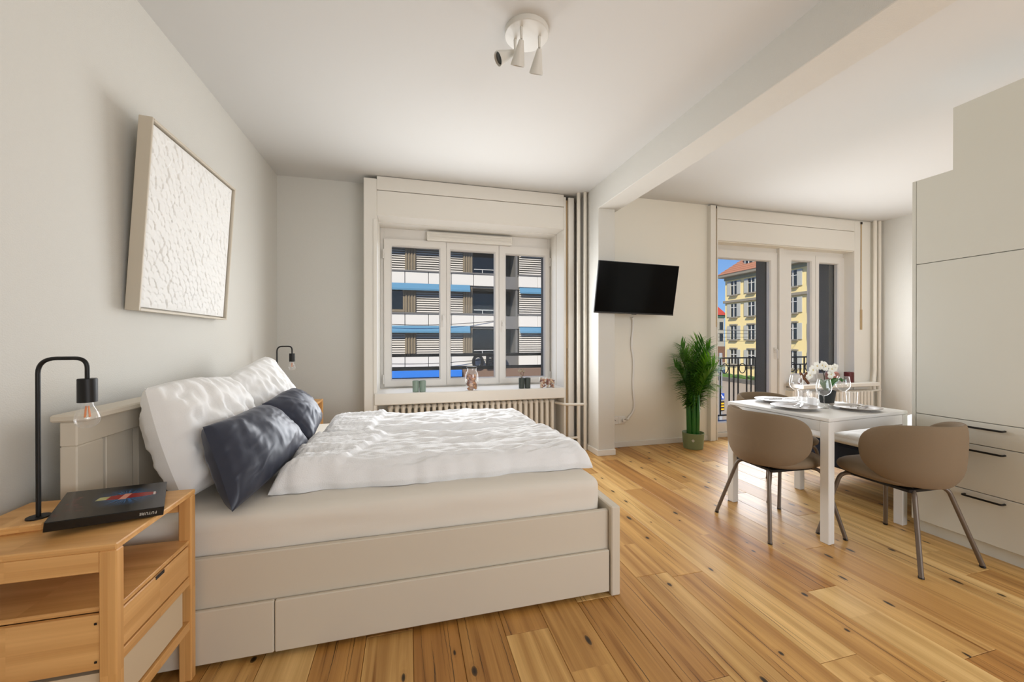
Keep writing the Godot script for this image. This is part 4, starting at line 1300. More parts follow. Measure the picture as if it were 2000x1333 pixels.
# ------------------------------------------------------------------ things on walls and ceiling
func wall_things():
	# relief picture: a shallow white tray frame round a panel of modelled petals, leaning out at the top
	var p := thing("relief_picture", "square white relief picture with petal texture over the bed", "picture", Vector3(-1.262, 1.38, -2.655))
	p.rotation.z = -0.062
	var s := 0.91
	var hs := s / 2
	var fm := mat(Color(0.80, 0.76, 0.69), 0.5)
	box(p, "backing_board", Vector3(-0.004, 0.01, -hs + 0.01), Vector3(0.018, s - 0.01, hs - 0.01), fm, 0.0)
	for q in [[0.0, 0.0, -hs, s, -hs + 0.012], [0.0, 0.0, hs - 0.012, s, hs]]:
		box(p, "frame_side", Vector3(-0.006, q[1], q[2]), Vector3(0.050, q[3], q[4]), fm, 0.002)
	for y in [0.0, s - 0.012]:
		box(p, "frame_side", Vector3(-0.006, y, -hs + 0.012), Vector3(0.050, y + 0.012, hs - 0.012), fm, 0.002)
	mi(p, "petal_panel", petals(s - 0.04, 0.0), mat(Color(0.93, 0.925, 0.91), 0.75), Vector3(0.034, s / 2, 0))

	# ceiling spots
	var cl := thing("ceiling_spotlight", "round white ceiling spotlight with three cone heads", "lamp", Vector3(0.615, H, -2.020))
	var wm := mat(Color(0.86, 0.85, 0.82), 0.45)
	mi(cl, "ceiling_plate", lathe([Vector2(0, 0), Vector2(0.118, 0), Vector2(0.118, 0), Vector2(0.118, -0.022), Vector2(0.114, -0.028), Vector2(0, -0.030)], 48), wm)
	var cone := lathe([Vector2(0.0, 0.004), Vector2(0.010, 0.003), Vector2(0.013, 0.0), Vector2(0.037, -0.105), Vector2(0.037, -0.112), Vector2(0.037, -0.112), Vector2(0.0345, -0.112), Vector2(0.031, -0.092), Vector2(0.0, -0.090)], 30)
	var lens := lathe([Vector2(0, 0), Vector2(0.030, 0), Vector2(0.028, -0.004), Vector2(0, -0.005)], 24)
	for q in [[Vector3(-0.054, 0, -0.036), Vector3(-0.80, -0.48, 0.05)], [Vector3(-0.045, 0, 0.055), Vector3(-0.04, -0.82, -0.52)], [Vector3(0.066, 0, 0.018), Vector3(0.0, -0.82, -0.52)]]:
		var a: Vector3 = q[0] + Vector3(0, -0.028, 0)
		var st := mi(cl, "stem", tube([a, a + Vector3(0, -0.060, 0)], [0.0085, 0.0065], 10), wm)
		var dirv: Vector3 = q[1].normalized()
		var yy := -dirv
		var xx := yy.cross(Vector3(0, 0, 1)).normalized()
		var hd := mi(cl, "spot_head", cone, wm, a + Vector3(0, -0.066, 0) + dirv * 0.002, Basis(xx, yy, xx.cross(yy)))
		mi(hd, "spot_lens", lens, mat(Color(0.10, 0.10, 0.09), 0.25), Vector3(0, -0.100, 0))

	# television on a tilting bracket, its cable and the sockets
	var tv := thing("television", "black flat-screen television tilted on the cream wall", "television", Vector3(2.362, 1.517, -3.752))
	tv.basis = Basis(Vector3(0, 0, 1), -0.018) * Basis(Vector3(1, 0, 0), 0.172)
	var wd := 0.962
	var ht := 0.543
	box(tv, "rear_shell", Vector3(-wd * 0.40, 0.05, -0.045), Vector3(wd * 0.40, ht * 0.85, -0.018), M.bezel, 0.01)
	box(tv, "housing", Vector3(-wd / 2, 0, -0.022), Vector3(wd / 2, ht, 0.0), M.bezel, 0.003)
	box(tv, "screen", Vector3(-wd / 2 + 0.006, 0.016, -0.002), Vector3(wd / 2 - 0.006, ht - 0.006, 0.0012), M.screen, 0.0)
	box(tv, "lower_edge", Vector3(-wd / 2, 0.0, -0.001), Vector3(wd / 2, 0.012, 0.003), mat(Color(0.20, 0.19, 0.18), 0.3, 0.4), 0.002)
	box(tv, "logo_lug", Vector3(-0.035, -0.005, -0.010), Vector3(0.020, 0.002, 0.002), mat(Color(0.22, 0.21, 0.20), 0.3, 0.4), 0.001)
	box(tv, "wall_bracket", Vector3(-0.02, 0.18, -0.27), Vector3(0.22, 0.40, -0.045), M.black_metal, 0.004)
	var zc := ZB + 0.010
	var pts := [Vector3(2.50, 1.50, zc + 0.02), Vector3(2.518, 1.40, zc), Vector3(2.500, 1.18, zc), Vector3(2.525, 0.98, zc), Vector3(2.518, 0.72, zc), Vector3(2.535, 0.50, zc), Vector3(2.520, 0.405, zc), Vector3(2.462, 0.345, zc + 0.012), Vector3(2.425, 0.320, zc + 0.028)]
	var cv := Curve3D.new()
	for k in pts.size():
		var tn := Vector3.ZERO
		if k > 0 and k < pts.size() - 1:
			tn = (pts[k + 1] - pts[k - 1]) * 0.2
		cv.add_point(pts[k] - pts[0], -tn, tn)
	cv.bake_interval = 0.02
	var cp := []
	for q in cv.get_baked_points():
		cp.append(q)
	tag(mi(self, "power_cable", tube(cp, 0.012, 8), mat(Color(0.93, 0.92, 0.90), 0.5), pts[0]), "white cable hanging from the television to the socket", "cable")
	var so := thing("wall_socket", "double white wall socket with the television plug", "socket", Vector3(2.33, 0.315, ZB))
	var ow := mat(Color(0.94, 0.93, 0.91), 0.35)
	wbox(so, "socket_plate", Vector3(2.232, 0.270, ZB), Vector3(2.325, 0.358, ZB + 0.018), ow, 0.004)
	wbox(so, "socket_plate", Vector3(2.326, 0.270, ZB), Vector3(2.418, 0.358, ZB + 0.018), ow, 0.004)
	for k in 3:
		mi(so, "pin_hole", lathe([Vector2(0, 0.0005), Vector2(0.005, 0.0005), Vector2(0.005, 0)], 10), M.seam, Vector3(2.268 + k * 0.010, 0.314 + (0.008 if k == 1 else 0.0), ZB + 0.0182) - off(so), Basis(Vector3(1, 0, 0), PI / 2))
	wbox(so, "plug", Vector3(2.375, 0.295, ZB + 0.018), Vector3(2.415, 0.338, ZB + 0.045), ow, 0.006)
	wbox(so, "pin_hole", Vector3(2.392, 0.320, ZB + 0.0455), Vector3(2.400, 0.336, ZB + 0.046), M.seam, 0.0)
	var s2 := thing("wall_socket", "small single wall socket low on the wall beside the cupboard", "socket", Vector3(XR, 0.30, -2.9))
	wbox(s2, "socket_plate", Vector3(XR - 0.012, 0.36, -3.36), Vector3(XR, 0.45, -3.18), ow, 0.004)

# a square of overlapping raised petals, facing +x
func petals(s: float, _d: float) -> ArrayMesh:
	var n := 230
	var hgt := PackedFloat32Array()
	hgt.resize(n * n)
	var r := RandomNumberGenerator.new()
	r.seed = 19
	var rows := 25
	var cols := 19
	# later petals lie over earlier ones, like thumb strokes in plaster
	for a in rows:
		for b in cols:
			var cy := (a + r.randf_range(0.25, 0.75)) / rows * n
			var cx := (b + r.randf_range(0.2, 0.8) + (0.5 if a % 2 else 0.0)) / cols * n
			var q := wr.get_noise_2d(cx * 0.012, cy * 0.012)
			var ang := 0.9 * q + r.randf_range(-0.25, 0.25)
			var ln := n / float(rows) * r.randf_range(0.70, 1.05)
			var wd := n / float(cols) * r.randf_range(0.42, 0.58)
			var ca := cos(ang)
			var sa := sin(ang)
			for y in range(maxi(0, int(cy - ln * 1.3)), mini(n, int(cy + ln * 1.3))):
				for x in range(maxi(0, int(cx - ln * 1.3)), mini(n, int(cx + ln * 1.3))):
					var dx := (x - cx) * ca + (y - cy) * sa
					var dy := -(x - cx) * sa + (y - cy) * ca
					var e := pow(dx / wd, 2.0) + pow(dy / ln, 2.0)
					if e < 1.0:
						var h := 0.35 + 0.65 * (0.5 + 0.5 * dy / ln) * sqrt(1.0 - e * 0.8)
						hgt[y * n + x] = maxf(hgt[y * n + x] * 0.35, h)
	return grid(n, n, func(i: int, j: int):
		var ed := clampf(minf(minf(i, n - 1 - i), minf(j, n - 1 - j)) / 6.0, 0.0, 1.0)
		return Vector3(hgt[j * n + i] * 0.010 * ed, s * (0.5 - j / float(n - 1)), s * (i / float(n - 1) - 0.5)), false, false)

# ------------------------------------------------------------------ tall kitchen cupboard
func kitchen():
	var x := 3.17
	var z0 := -1.800
	var z1 := -1.160
	var t := thing("tall_cupboard", "tall white kitchen cupboard with drawers and stepped top", "cupboard", Vector3(x + 0.3, 0, (z0 + z1) / 2))
	var m: Material = M.cupboard
	var o := off(t)
	# outlines are drawn along z and up; the depth goes into the cupboard
	var bs := Basis(Vector3(0, 0, 1), Vector3(0, 1, 0), Vector3(-1, 0, 0))
	mi(t, "carcass", extrude([Vector2(z0 + 0.004, 0.085), Vector2(z1, 0.085), Vector2(z1, 2.630), Vector2(-1.602, 2.630), Vector2(-1.602, 2.260), Vector2(z0 + 0.004, 2.260)], 0.58), m, Vector3(x + 0.021, 0, 0) - o, bs)
	mi(t, "end_panel", extrude([Vector2(z0, 0.080), Vector2(z0 + 0.019, 0.080), Vector2(z0 + 0.019, 2.264), Vector2(z0, 2.264)], 0.60), m, Vector3(x, 0, 0) - o, bs)
	wbox(t, "plinth", Vector3(x + 0.045, 0.0, z0 + 0.02), Vector3(x + 0.06, 0.085, z1), m, 0.0)
	wbox(t, "plinth", Vector3(x + 0.045, 0.0, z0 + 0.005), Vector3(x + 0.58, 0.085, z0 + 0.02), m, 0.0)
	var za := z0 + 0.022
	var dk := mat(Color(0.13, 0.12, 0.11), 0.4, 0.5)
	for q in [[0.083, 0.3585, 0.331], [0.3625, 0.6315, 0.601], [0.6355, 0.7645, 0.734]]:
		var d := wbox(t, "drawer", Vector3(x, q[0], za), Vector3(x + 0.019, q[1], z1), m, 0.0015)
		var hx := x - 0.030
		var hp := off(d)
		mi(d, "handle", tube(bend([Vector3(x, q[2], -1.548) - hp, Vector3(hx, q[2], -1.548) - hp, Vector3(hx, q[2], -1.388) - hp, Vector3(x, q[2], -1.388) - hp], 0.010, 4), 0.0058, 8), dk)
	wbox(t, "cupboard_door", Vector3(x, 0.7685, za), Vector3(x + 0.019, 1.7225, z1), m, 0.0015)
	mi(t, "cupboard_door", extrude([Vector2(za, 1.7265), Vector2(z1, 1.7265), Vector2(z1, 2.636), Vector2(-1.604, 2.636), Vector2(-1.604, 2.264), Vector2(za, 2.264)], 0.019), m, Vector3(x, 0, 0) - o, bs)

# ------------------------------------------------------------------ table, chairs and what stands on the table
const TT := 0.765

func on_table(u: float, v: float) -> Vector3:
	# u to the right and v towards the viewer, metres from the middle of the table top
	return Vector3(2.804, TT, -2.176) + Basis(Vector3.UP, 0.085) * Vector3(u, 0, v)

func dining():
	var w: Material = M.white_lacquer
	var t := thing("dining_table", "square white dining table with straight legs laid for three", "table", Vector3(2.804, 0, -2.176), 0.085)
	var hx := 0.393
	var hz := 0.357
	box(t, "table_top", Vector3(-hx, TT - 0.022, -hz), Vector3(hx, TT, hz), w, 0.003)
	for sx in [-1, 1]:
		for sz in [-1, 1]:
			box(t, "leg", Vector3(sx * hx, 0, sz * hz), Vector3(sx * (hx - 0.052), TT - 0.024, sz * (hz - 0.052)), w, 0.004)
	for sz in [-1, 1]:
		box(t, "apron", Vector3(-hx + 0.052, TT - 0.088, sz * (hz - 0.004)), Vector3(hx - 0.052, TT - 0.024, sz * (hz - 0.030)), w, 0.002)
	for sx in [-1, 1]:
		box(t, "apron", Vector3(sx * (hx - 0.004), TT - 0.088, -hz + 0.052), Vector3(sx * (hx - 0.030), TT - 0.024, hz - 0.052), w, 0.002)
	var c := chair("taupe shell chair with its back to the kitchen side and the bed")
	c.position = Vector3(2.800, 0, -1.655)
	c.rotation.y = -0.035
	c.set_meta("label", "taupe upholstered shell chair standing against the cupboard drawers")
	copy(c, Vector3(2.374, 0, -2.105), -PI / 2 - 0.05, "taupe upholstered shell chair at the table side facing the bed")
	copy(c, Vector3(2.885, 0, -2.535), PI + 0.06, "taupe upholstered shell chair at the table side facing the balcony door")
	table_ware()

func chair(label: String) -> Node3D:
	# seat faces -z
	var t := thing("dining_chair", label, "chair", Vector3.ZERO, 0.0, "taupe chairs round the table")
	var seat := grid(36, 15, func(i: int, j: int):
		var a := TAU * i / 36.0
		var b := PI * j / 14.0
		var ca := cos(a)
		var sa := sin(a)
		var k := pow(pow(absf(ca), 2.7) + pow(absf(sa), 2.7), -1.0 / 2.7)
		var rr := pow(sin(b), 0.42)
		var y := cos(b)
		y = (pow(absf(y), 0.9) * (0.046 if y > 0.0 else -0.040))
		return Vector3(ca * k * 0.222 * rr, 0.455 + y, sa * k * 0.235 * rr - 0.040), true)
	mi(t, "seat", seat, M.taupe)
	box(t, "seat_plate", Vector3(-0.15, 0.400, -0.19), Vector3(0.15, 0.418, 0.15), M.black_metal, 0.003)
	# the back wraps round the sitter: a padded band with round ends
	var na := 49
	var nl := 25
	var wrapa := deg_to_rad(98.0)
	var shell_ := grid(na, nl, func(i: int, j: int):
		var tt := (float(i) / (na - 1)) * 2.0 - 1.0
		tt = sin(tt * PI * 0.5)
		var th := tt * wrapa
		var hh := 0.176 * pow(maxf(0.0, 1.0 - pow(absf(tt), 3.6)), 0.40)
		var ym := 0.606 + 0.006 * tt * tt
		var b := TAU * j / (nl - 1)
		var sy := sin(b)
		var cy := cos(b)
		var yy := signf(sy) * pow(absf(sy), 0.70) * hh
		# the top flares outwards, the bottom draws in
		var fl := 1.0 + 0.20 * (yy + 0.03)
		fl -= 0.13 * pow(maxf(0.0, -(yy + 0.05)) / 0.12, 2.0)
		var thick := 0.021 * signf(cy) * pow(absf(cy), 0.8) * (0.35 + 0.65 * minf(1.0, hh / 0.08))
		var rx := 0.242 * fl + thick
		var rz := 0.250 * fl + thick
		return Vector3(rx * sin(th), ym + yy, rz * cos(th) + 0.0))
	mi(t, "back_shell", shell_, M.taupe)
	for q in [[-1, -1], [1, -1], [-1, 1], [1, 1]]:
		var sx: float = q[0]
		var front: bool = q[1] < 0
		var foot := Vector3(sx * (0.283 if front else 0.226), 0.0, -0.252 if front else 0.247)
		var hip := Vector3(sx * (0.185 if front else 0.125), 0.408, -0.185 if front else 0.155)
		var inner := Vector3(sx * 0.07, 0.408, -0.12 if front else 0.10)
		var lg := mi(t, "leg", tube(bend([inner, hip, foot + Vector3(0, 0.006, 0)], 0.045, 8), 0.0115, 10), M.taupe_leg)
		mi(lg, "foot_cap", tube([foot, foot + (hip - foot) * 0.03], 0.0125, 10), M.black_metal)
	return t

# an open glass vessel: the outline outside and the same inside, one wall apart
func vessel(pr: Array, wall: float, seg := 36) -> ArrayMesh:
	var full := pr.duplicate()
	for k in range(pr.size() - 1, -1, -1):
		var p: Vector2 = pr[k]
		full.append(Vector2(maxf(0.0, p.x - wall), p.y + (wall if k < pr.size() / 2 else 0.0)))
	full.append(Vector2(0.0, full[-1].y))
	full.push_front(Vector2(0.0, pr[0].y))
	return lathe(full, seg)

func table_ware():
	# plates
	var pl := lathe([Vector2(0, 0.006), Vector2(0.085, 0.007), Vector2(0.098, 0.012), Vector2(0.140, 0.019), Vector2(0.1425, 0.0205), Vector2(0.140, 0.0222), Vector2(0.099, 0.0155), Vector2(0.086, 0.0105), Vector2(0, 0.0095)], 48)
	var foot := lathe([Vector2(0.072, 0.0), Vector2(0.080, 0.0), Vector2(0.084, 0.008), Vector2(0.070, 0.008)], 36)
	var specs := [[-0.235, 0.045, "grey-beige dinner plate in front of the chair facing the bed"], [-0.070, -0.210, "grey-beige dinner plate in front of the balcony-side chair"], [0.120, 0.205, "grey-beige dinner plate in front of the chair by the cupboard"]]
	for s in specs:
		var p := thing("dinner_plate", s[2], "plate", on_table(s[0], s[1]), 0.0, "dinner plates on the table")
		mi(p, "plate_dish", pl, M.ceramic)
		mi(p, "plate_foot", foot, M.ceramic)
	# cutlery lying across each plate
	for k in 3:
		var s = specs[k]
		var a: float = [0.5, -0.3, 0.25][k]
		var f := thing("fork", ["steel fork lying across the plate towards the bed", "steel fork lying on the balcony-side plate", "steel fork lying on the plate by the cupboard"][k], "fork", on_table(s[0] + 0.02, s[1]) + Vector3(0, 0.0205, 0), a, "forks on the plates")
		mi(f, "fork_handle", tube([Vector3(-0.10, 0.004, 0), Vector3(0.0, 0.005, 0), Vector3(0.04, 0.003, 0)], [0.004, 0.0025, 0.004], 8), M.chrome)
		for q in 4:
			mi(f, "tine", tube([Vector3(0.036, 0.003, (q - 1.5) * 0.0035), Vector3(0.085, 0.006, (q - 1.5) * 0.0055)], 0.0013, 6), M.chrome)
		var n := thing("knife", ["steel knife lying across the plate towards the bed", "steel knife lying on the balcony-side plate", "steel knife lying on the plate by the cupboard"][k], "knife", on_table(s[0] + 0.02, s[1] + 0.03) + Vector3(0, 0.0205, 0), a + 0.12, "knives on the plates")
		mi(n, "knife_handle", tube([Vector3(-0.10, 0.004, 0), Vector3(0.0, 0.005, 0)], [0.005, 0.004], 8), M.chrome)
		box(n, "knife_blade", Vector3(0.0, 0.0035, -0.007), Vector3(0.105, 0.005, 0.007), M.chrome, 0.0006)
	# glasses
	for s in [[-0.034, 0.105, "tall wine glass in front of the grey flower pot"], [0.115, -0.185, "wine glass behind the tumblers near the balcony-side plate"], [0.350, 0.0, "wine glass beside the tumbler at the cupboard end of the table"]]:
		var g := thing("wine_glass", s[2], "wine glass", on_table(s[0], s[1]), 0.0, "wine glasses on the table")
		mi(g, "base", lathe([Vector2(0, 0.0), Vector2(0.034, 0.0), Vector2(0.034, 0.002), Vector2(0.012, 0.005), Vector2(0.004, 0.009), Vector2(0, 0.009)], 32), M.solid_glass)
		mi(g, "stem", tube([Vector3(0, 0.008, 0), Vector3(0, 0.085, 0)], 0.0036, 10), M.solid_glass)
		mi(g, "bowl", vessel([Vector2(0.003, 0.085), Vector2(0.020, 0.092), Vector2(0.036, 0.108), Vector2(0.044, 0.130), Vector2(0.0445, 0.145), Vector2(0.042, 0.165), Vector2(0.038, 0.185), Vector2(0.0355, 0.197), Vector2(0.035, 0.200)], 0.0013), M.solid_glass)
	for s in [[-0.020, -0.035, "water tumbler between the plate towards the bed and another tumbler"], [0.070, -0.030, "water tumbler next to the white candle"], [0.085, -0.112, "water tumbler between balcony-side plate and wine glass"], [0.300, 0.085, "water tumbler at the cupboard end of the table"]]:
		var g := thing("tumbler", s[2], "glass", on_table(s[0], s[1]), 0.0, "water tumblers on the table")
		mi(g, "glass_wall", vessel([Vector2(0.006, 0.0045), Vector2(0.026, 0.005), Vector2(0.029, 0.008), Vector2(0.032, 0.05), Vector2(0.034, 0.09), Vector2(0.0345, 0.098)], 0.0018), M.solid_glass)
		mi(g, "glass_bottom", lathe([Vector2(0, 0), Vector2(0.027, 0), Vector2(0.028, 0.003), Vector2(0, 0.0035)], 28), M.solid_glass)
	# white candle
	var c := thing("candle", "short white pillar candle in front of the grey flower pot", "candle", on_table(-0.060, 0.045))
	mi(c, "wax", lathe([Vector2(0, 0), Vector2(0.026, 0), Vector2(0.027, 0.002), Vector2(0.027, 0.062), Vector2(0.025, 0.066), Vector2(0.010, 0.063), Vector2(0, 0.062)], 30), M.porcelain)
	mi(c, "wick", tube([Vector3(0, 0.06, 0), Vector3(0.001, 0.072, 0)], 0.001, 6), M.black_metal)
	orchid()

func orchid():
	var at := on_table(0.250, -0.050)
	var t := thing("potted_orchid", "white orchid in a dark grey pot on the dining table", "orchid", at)
	mi(t, "pot", lathe([Vector2(0, 0), Vector2(0.040, 0), Vector2(0.043, 0.003), Vector2(0.056, 0.088), Vector2(0.056, 0.092), Vector2(0.052, 0.092), Vector2(0.048, 0.070), Vector2(0, 0.068)], 36), mat(Color(0.17, 0.18, 0.18), 0.75))
	mi(t, "soil", lathe([Vector2(0.047, 0.070), Vector2(0.03, 0.076), Vector2(0, 0.078)], 24), mat(Color(0.16, 0.11, 0.07), 0.95))
	var leaf_m := mat(Color(0.10, 0.30, 0.05), 0.35)
	leaf_m.backlight_enabled = true
	leaf_m.backlight = Color(0.15, 0.35, 0.06)
	for q in [[0.3, 0.14, 0.045], [2.7, 0.12, 0.05], [-0.9, 0.13, 0.02], [1.6, 0.11, 0.06]]:
		var dir := Vector3(cos(q[0]), 0, sin(q[0]))
		var sd := dir.cross(Vector3.UP)
		var lv := grid(12, 5, func(i: int, j: int):
			var u := i / 11.0
			var w := (j / 4.0 - 0.5) * 2.0
			var width := 0.030 * pow(sin(PI * clampf(u * 0.92 + 0.06, 0.0, 1.0)), 0.6)
			return Vector3(0, 0.076, 0) + dir * q[1] * u + Vector3.UP * (q[2] + 0.05) * sin(u * 2.2) + sd * w * width + Vector3.UP * 0.010 * w * w, false, false)
		mi(t, "leaf", lv, leaf_m)
	var stem_m := mat(Color(0.20, 0.17, 0.10), 0.6)
	var pts := [Vector3(-0.01, 0.075, 0), Vector3(-0.022, 0.17, 0.0), Vector3(-0.035, 0.235, 0.0), Vector3(-0.085, 0.262, 0.01), Vector3(-0.135, 0.252, 0.015), Vector3(-0.180, 0.222, 0.02), Vector3(-0.215, 0.195, 0.02)]
	mi(t, "flower_stem", tube(bend(pts, 0.05, 5), 0.0030, 8), stem_m)
	mi(t, "flower_stem", tube(bend([Vector3(0.005, 0.075, 0), Vector3(0.012, 0.16, 0.0), Vector3(0.05, 0.225, 0.0), Vector3(0.085, 0.248, 0.01)], 0.05, 5), 0.0026, 8), stem_m)
	var petal_m := mat(Color(0.95, 0.94, 0.91), 0.7)
	petal_m.backlight_enabled = true
	petal_m.backlight = Color(0.5, 0.5, 0.47)
	var heart := mat(Color(0.86, 0.76, 0.40), 0.6)
	var k := 0
	for p in [Vector3(-0.205, 0.215, 0.03), Vector3(-0.170, 0.252, 0.025), Vector3(-0.125, 0.280, 0.02), Vector3(-0.075, 0.285, 0.02), Vector3(-0.030, 0.275, 0.01), Vector3(0.020, 0.255, 0.02), Vector3(0.055, 0.262, 0.015), Vector3(0.012, 0.215, 0.02)]:
		k += 1
		var f := mi(t, "flower", lathe([Vector2(0, 0.004), Vector2(0.006, 0.002), Vector2(0.006, -0.002), Vector2(0, -0.004)], 10), heart, p, Basis(Vector3(1, 0, 0), PI / 2 + 0.2 * sin(k * 2.0)) * Basis(Vector3(0, 1, 0), k * 0.8))
		for q in 5:
			var a := TAU * q / 5.0
			var d := Vector3(cos(a), 0, sin(a))
			var s := d.cross(Vector3.UP)
			var wd := 0.019 if q % 2 == 0 else 0.014
			mi(f, "petal", grid(7, 5, func(i: int, j: int):
				var u := i / 6.0
				var w := (j / 4.0 - 0.5) * 2.0
				return d * 0.036 * u + s * w * wd * pow(sin(PI * (0.05 + u * 0.9)), 0.6) + Vector3.UP * (0.006 * sin(u * 3.0) - 0.004 * w * w), false, false), petal_m)

# ------------------------------------------------------------------ daybed behind the table
func daybed():
	var t := thing("daybed", "navy upholstered daybed behind the dining table", "daybed", Vector3(4.35, 0, -2.34))
	wbox(t, "frame", Vector3(3.385, 0.185, -2.80), Vector3(5.33, 0.395, -1.875), M.navy, 0.02)
	for x in [3.42, 5.27]:
		for z in [-2.775, -1.925]:
			wbox(t, "leg", Vector3(x, 0.0, z), Vector3(x + 0.035, 0.19, z + 0.035), M.black_metal, 0.004)
	var nx := 70
	var nz := 46
	var o := Vector3(4.35, 0.396, -2.34)
	var cover := softbox(Vector3(1.94, 0.085, 0.915), 0.038, Vector3i(60, 8, 40), func(p: Vector3, d: Vector3):
		var k := folds(Vector3(p.x * 1.3 + p.z * 0.6, 0, p.z * 1.5), 0.020, 1.7, 31.0) + folds(Vector3(p.x * 3.0, 2.0, p.z * 3.0), 0.007, 1.7, 8.0)
		var q := p + Vector3(0, 1, 0) * k * clampf(d.y, 0.0, 1.0)
		if d.x < -0.3 and p.y < 0.0:
			q.x -= 0.012
		return q)
	tag(mi(self, "blanket", cover, M.duvet, o + Vector3(0, 0.0435, 0)), "rumpled white blanket spread over the navy daybed", "blanket")

# ------------------------------------------------------------------ palm by the balcony door
func plant():
	var at := Vector3(3.155, 0.0, -3.81)
	var t := thing("potted_palm", "green areca palm in a sage pot beside the balcony door", "palm", at)
	var pm := mat(Color(0.50, 0.54, 0.38), 0.6)
	mi(t, "pot", lathe([Vector2(0, 0), Vector2(0.100, 0), Vector2(0.104, 0.004), Vector2(0.118, 0.175), Vector2(0.118, 0.180), Vector2(0.112, 0.180), Vector2(0.108, 0.150), Vector2(0, 0.148)], 40), pm)
	mi(t, "soil", lathe([Vector2(0.107, 0.150), Vector2(0.06, 0.158), Vector2(0, 0.160)], 28), mat(Color(0.10, 0.09, 0.06), 0.95))
	mi(t, "pot_mark", extrude([Vector2(0, 0.018), Vector2(0.018, 0), Vector2(0, -0.018), Vector2(-0.018, 0)], 0.003), mat(Color(0.80, 0.80, 0.74), 0.5), Vector3(-0.073, 0.105, 0.0875), Basis(Vector3.UP, -0.695) * Basis(Vector3(1, 0, 0), 0.07))
	var g1 := mat(Color(0.26, 0.46, 0.10), 0.45)
	var g2 := mat(Color(0.17, 0.34, 0.09), 0.5)
	var g3 := mat(Color(0.36, 0.55, 0.12), 0.45)
	for g in [g1, g2, g3]:
		g.backlight_enabled = true
		g.backlight = g.albedo_color * 0.9
	var cane := mat(Color(0.13, 0.40, 0.12), 0.35)
	var r := RandomNumberGenerator.new()
	r.seed = 31
	# canes that rise together out of the pot
	for k in 7:
		var a := TAU * k / 7.0 + 0.3
		var b0 := Vector3(cos(a) * 0.045, 0.155, sin(a) * 0.040)
		mi(t, "cane", tube([b0, b0 + Vector3(cos(a) * 0.01, 0.25, sin(a) * 0.01), b0 + Vector3(cos(a) * 0.018, 0.46, sin(a) * 0.018)], [0.026, 0.022, 0.012], 9), cane)
	# fronds: [lean sideways, lean forwards, height of the tip, leaflet length]
	var fr := [[-0.26, 0.04, 1.14, 0.20], [-0.19, 0.10, 1.20, 0.22], [-0.10, -0.06, 1.24, 0.22], [0.0, 0.10, 1.28, 0.24], [0.08, -0.02, 1.30, 0.24], [0.14, 0.08, 1.22, 0.24], [0.20, 0.02, 1.14, 0.24], [0.24, 0.08, 1.02, 0.25], [-0.24, -0.04, 1.00, 0.20], [-0.14, 0.14, 1.06, 0.22], [0.02, 0.16, 1.10, 0.22], [0.13, 0.15, 0.98, 0.24], [0.22, -0.04, 0.92, 0.24], [-0.06, -0.10, 1.12, 0.22], [0.16, -0.08, 1.24, 0.22], [-0.20, 0.06, 0.86, 0.22], [0.18, 0.06, 0.82, 0.25], [-0.04, 0.12, 0.94, 0.24], [0.10, 0.0, 1.16, 0.25], [-0.12, 0.03, 1.16, 0.23], [0.25, 0.0, 0.78, 0.24], [0.05, 0.08, 1.02, 0.25]]
	var n := 0
	for f in fr:
		n += 1
		f[0] *= 0.66
		var p0 := Vector3(f[0] * 0.18, 0.45, f[1] * 0.18)
		var tip := Vector3(f[0] * 0.95, f[2] - 0.02, f[1])
		var droop := Vector3(f[0] * 1.10 + signf(f[0] + 0.01) * 0.04, f[2] - 0.06, f[1] * 1.25)
		var mid := Vector3(f[0] * 0.55, lerpf(0.45, f[2], 0.62), f[1] * 0.55)
		var path := []
		for s in 19:
			var u := s / 18.0
			var q1 := p0.lerp(mid, u).lerp(mid.lerp(tip, u), u)
			path.append(q1.lerp(q1 + (droop - tip), u * u * u))
		var rad := []
		for s in 19:
			rad.append(lerpf(0.0062, 0.0012, s / 18.0))
		var v := PackedVector3Array()
		var idx := PackedInt32Array()
		join(v, idx, tube(path, rad, 6))
		for s in range(2, 37):
			var u := s / 37.0
			var fi := u * 18.0
			var i0 := int(fi)
			var p: Vector3 = path[i0].lerp(path[mini(i0 + 1, 18)], fi - i0)
			var tg: Vector3 = (path[mini(i0 + 1, 18)] - path[maxi(i0 - 1, 0)]).normalized()
			var sidev := tg.cross(Vector3(0, 0, 1) if n % 3 else Vector3(0.4, 0, 1).normalized()).normalized()
			for sg in [-1.0, 1.0]:
				var ln: float = f[3] * (0.55 + 0.45 * sin(PI * (0.15 + u * 0.75))) * r.randf_range(0.85, 1.1)
				if u < 0.25:
					ln *= 0.75
				var out: Vector3 = (sidev * sg * 0.80 + tg * lerpf(0.25, 0.85, u) + Vector3(r.randf_range(-0.06, 0.06), 0, r.randf_range(-0.22, 0.22))).normalized()
				var hang := Vector3(0, -lerpf(0.42, 0.12, u) * ln, 0) * r.randf_range(0.7, 1.2)
				leaflet(v, idx, p, out, hang, ln, 0.0072)
		mi(t, "frond", amesh(v, idx, PackedVector2Array(), false), [g1, g2, g3][n % 3])

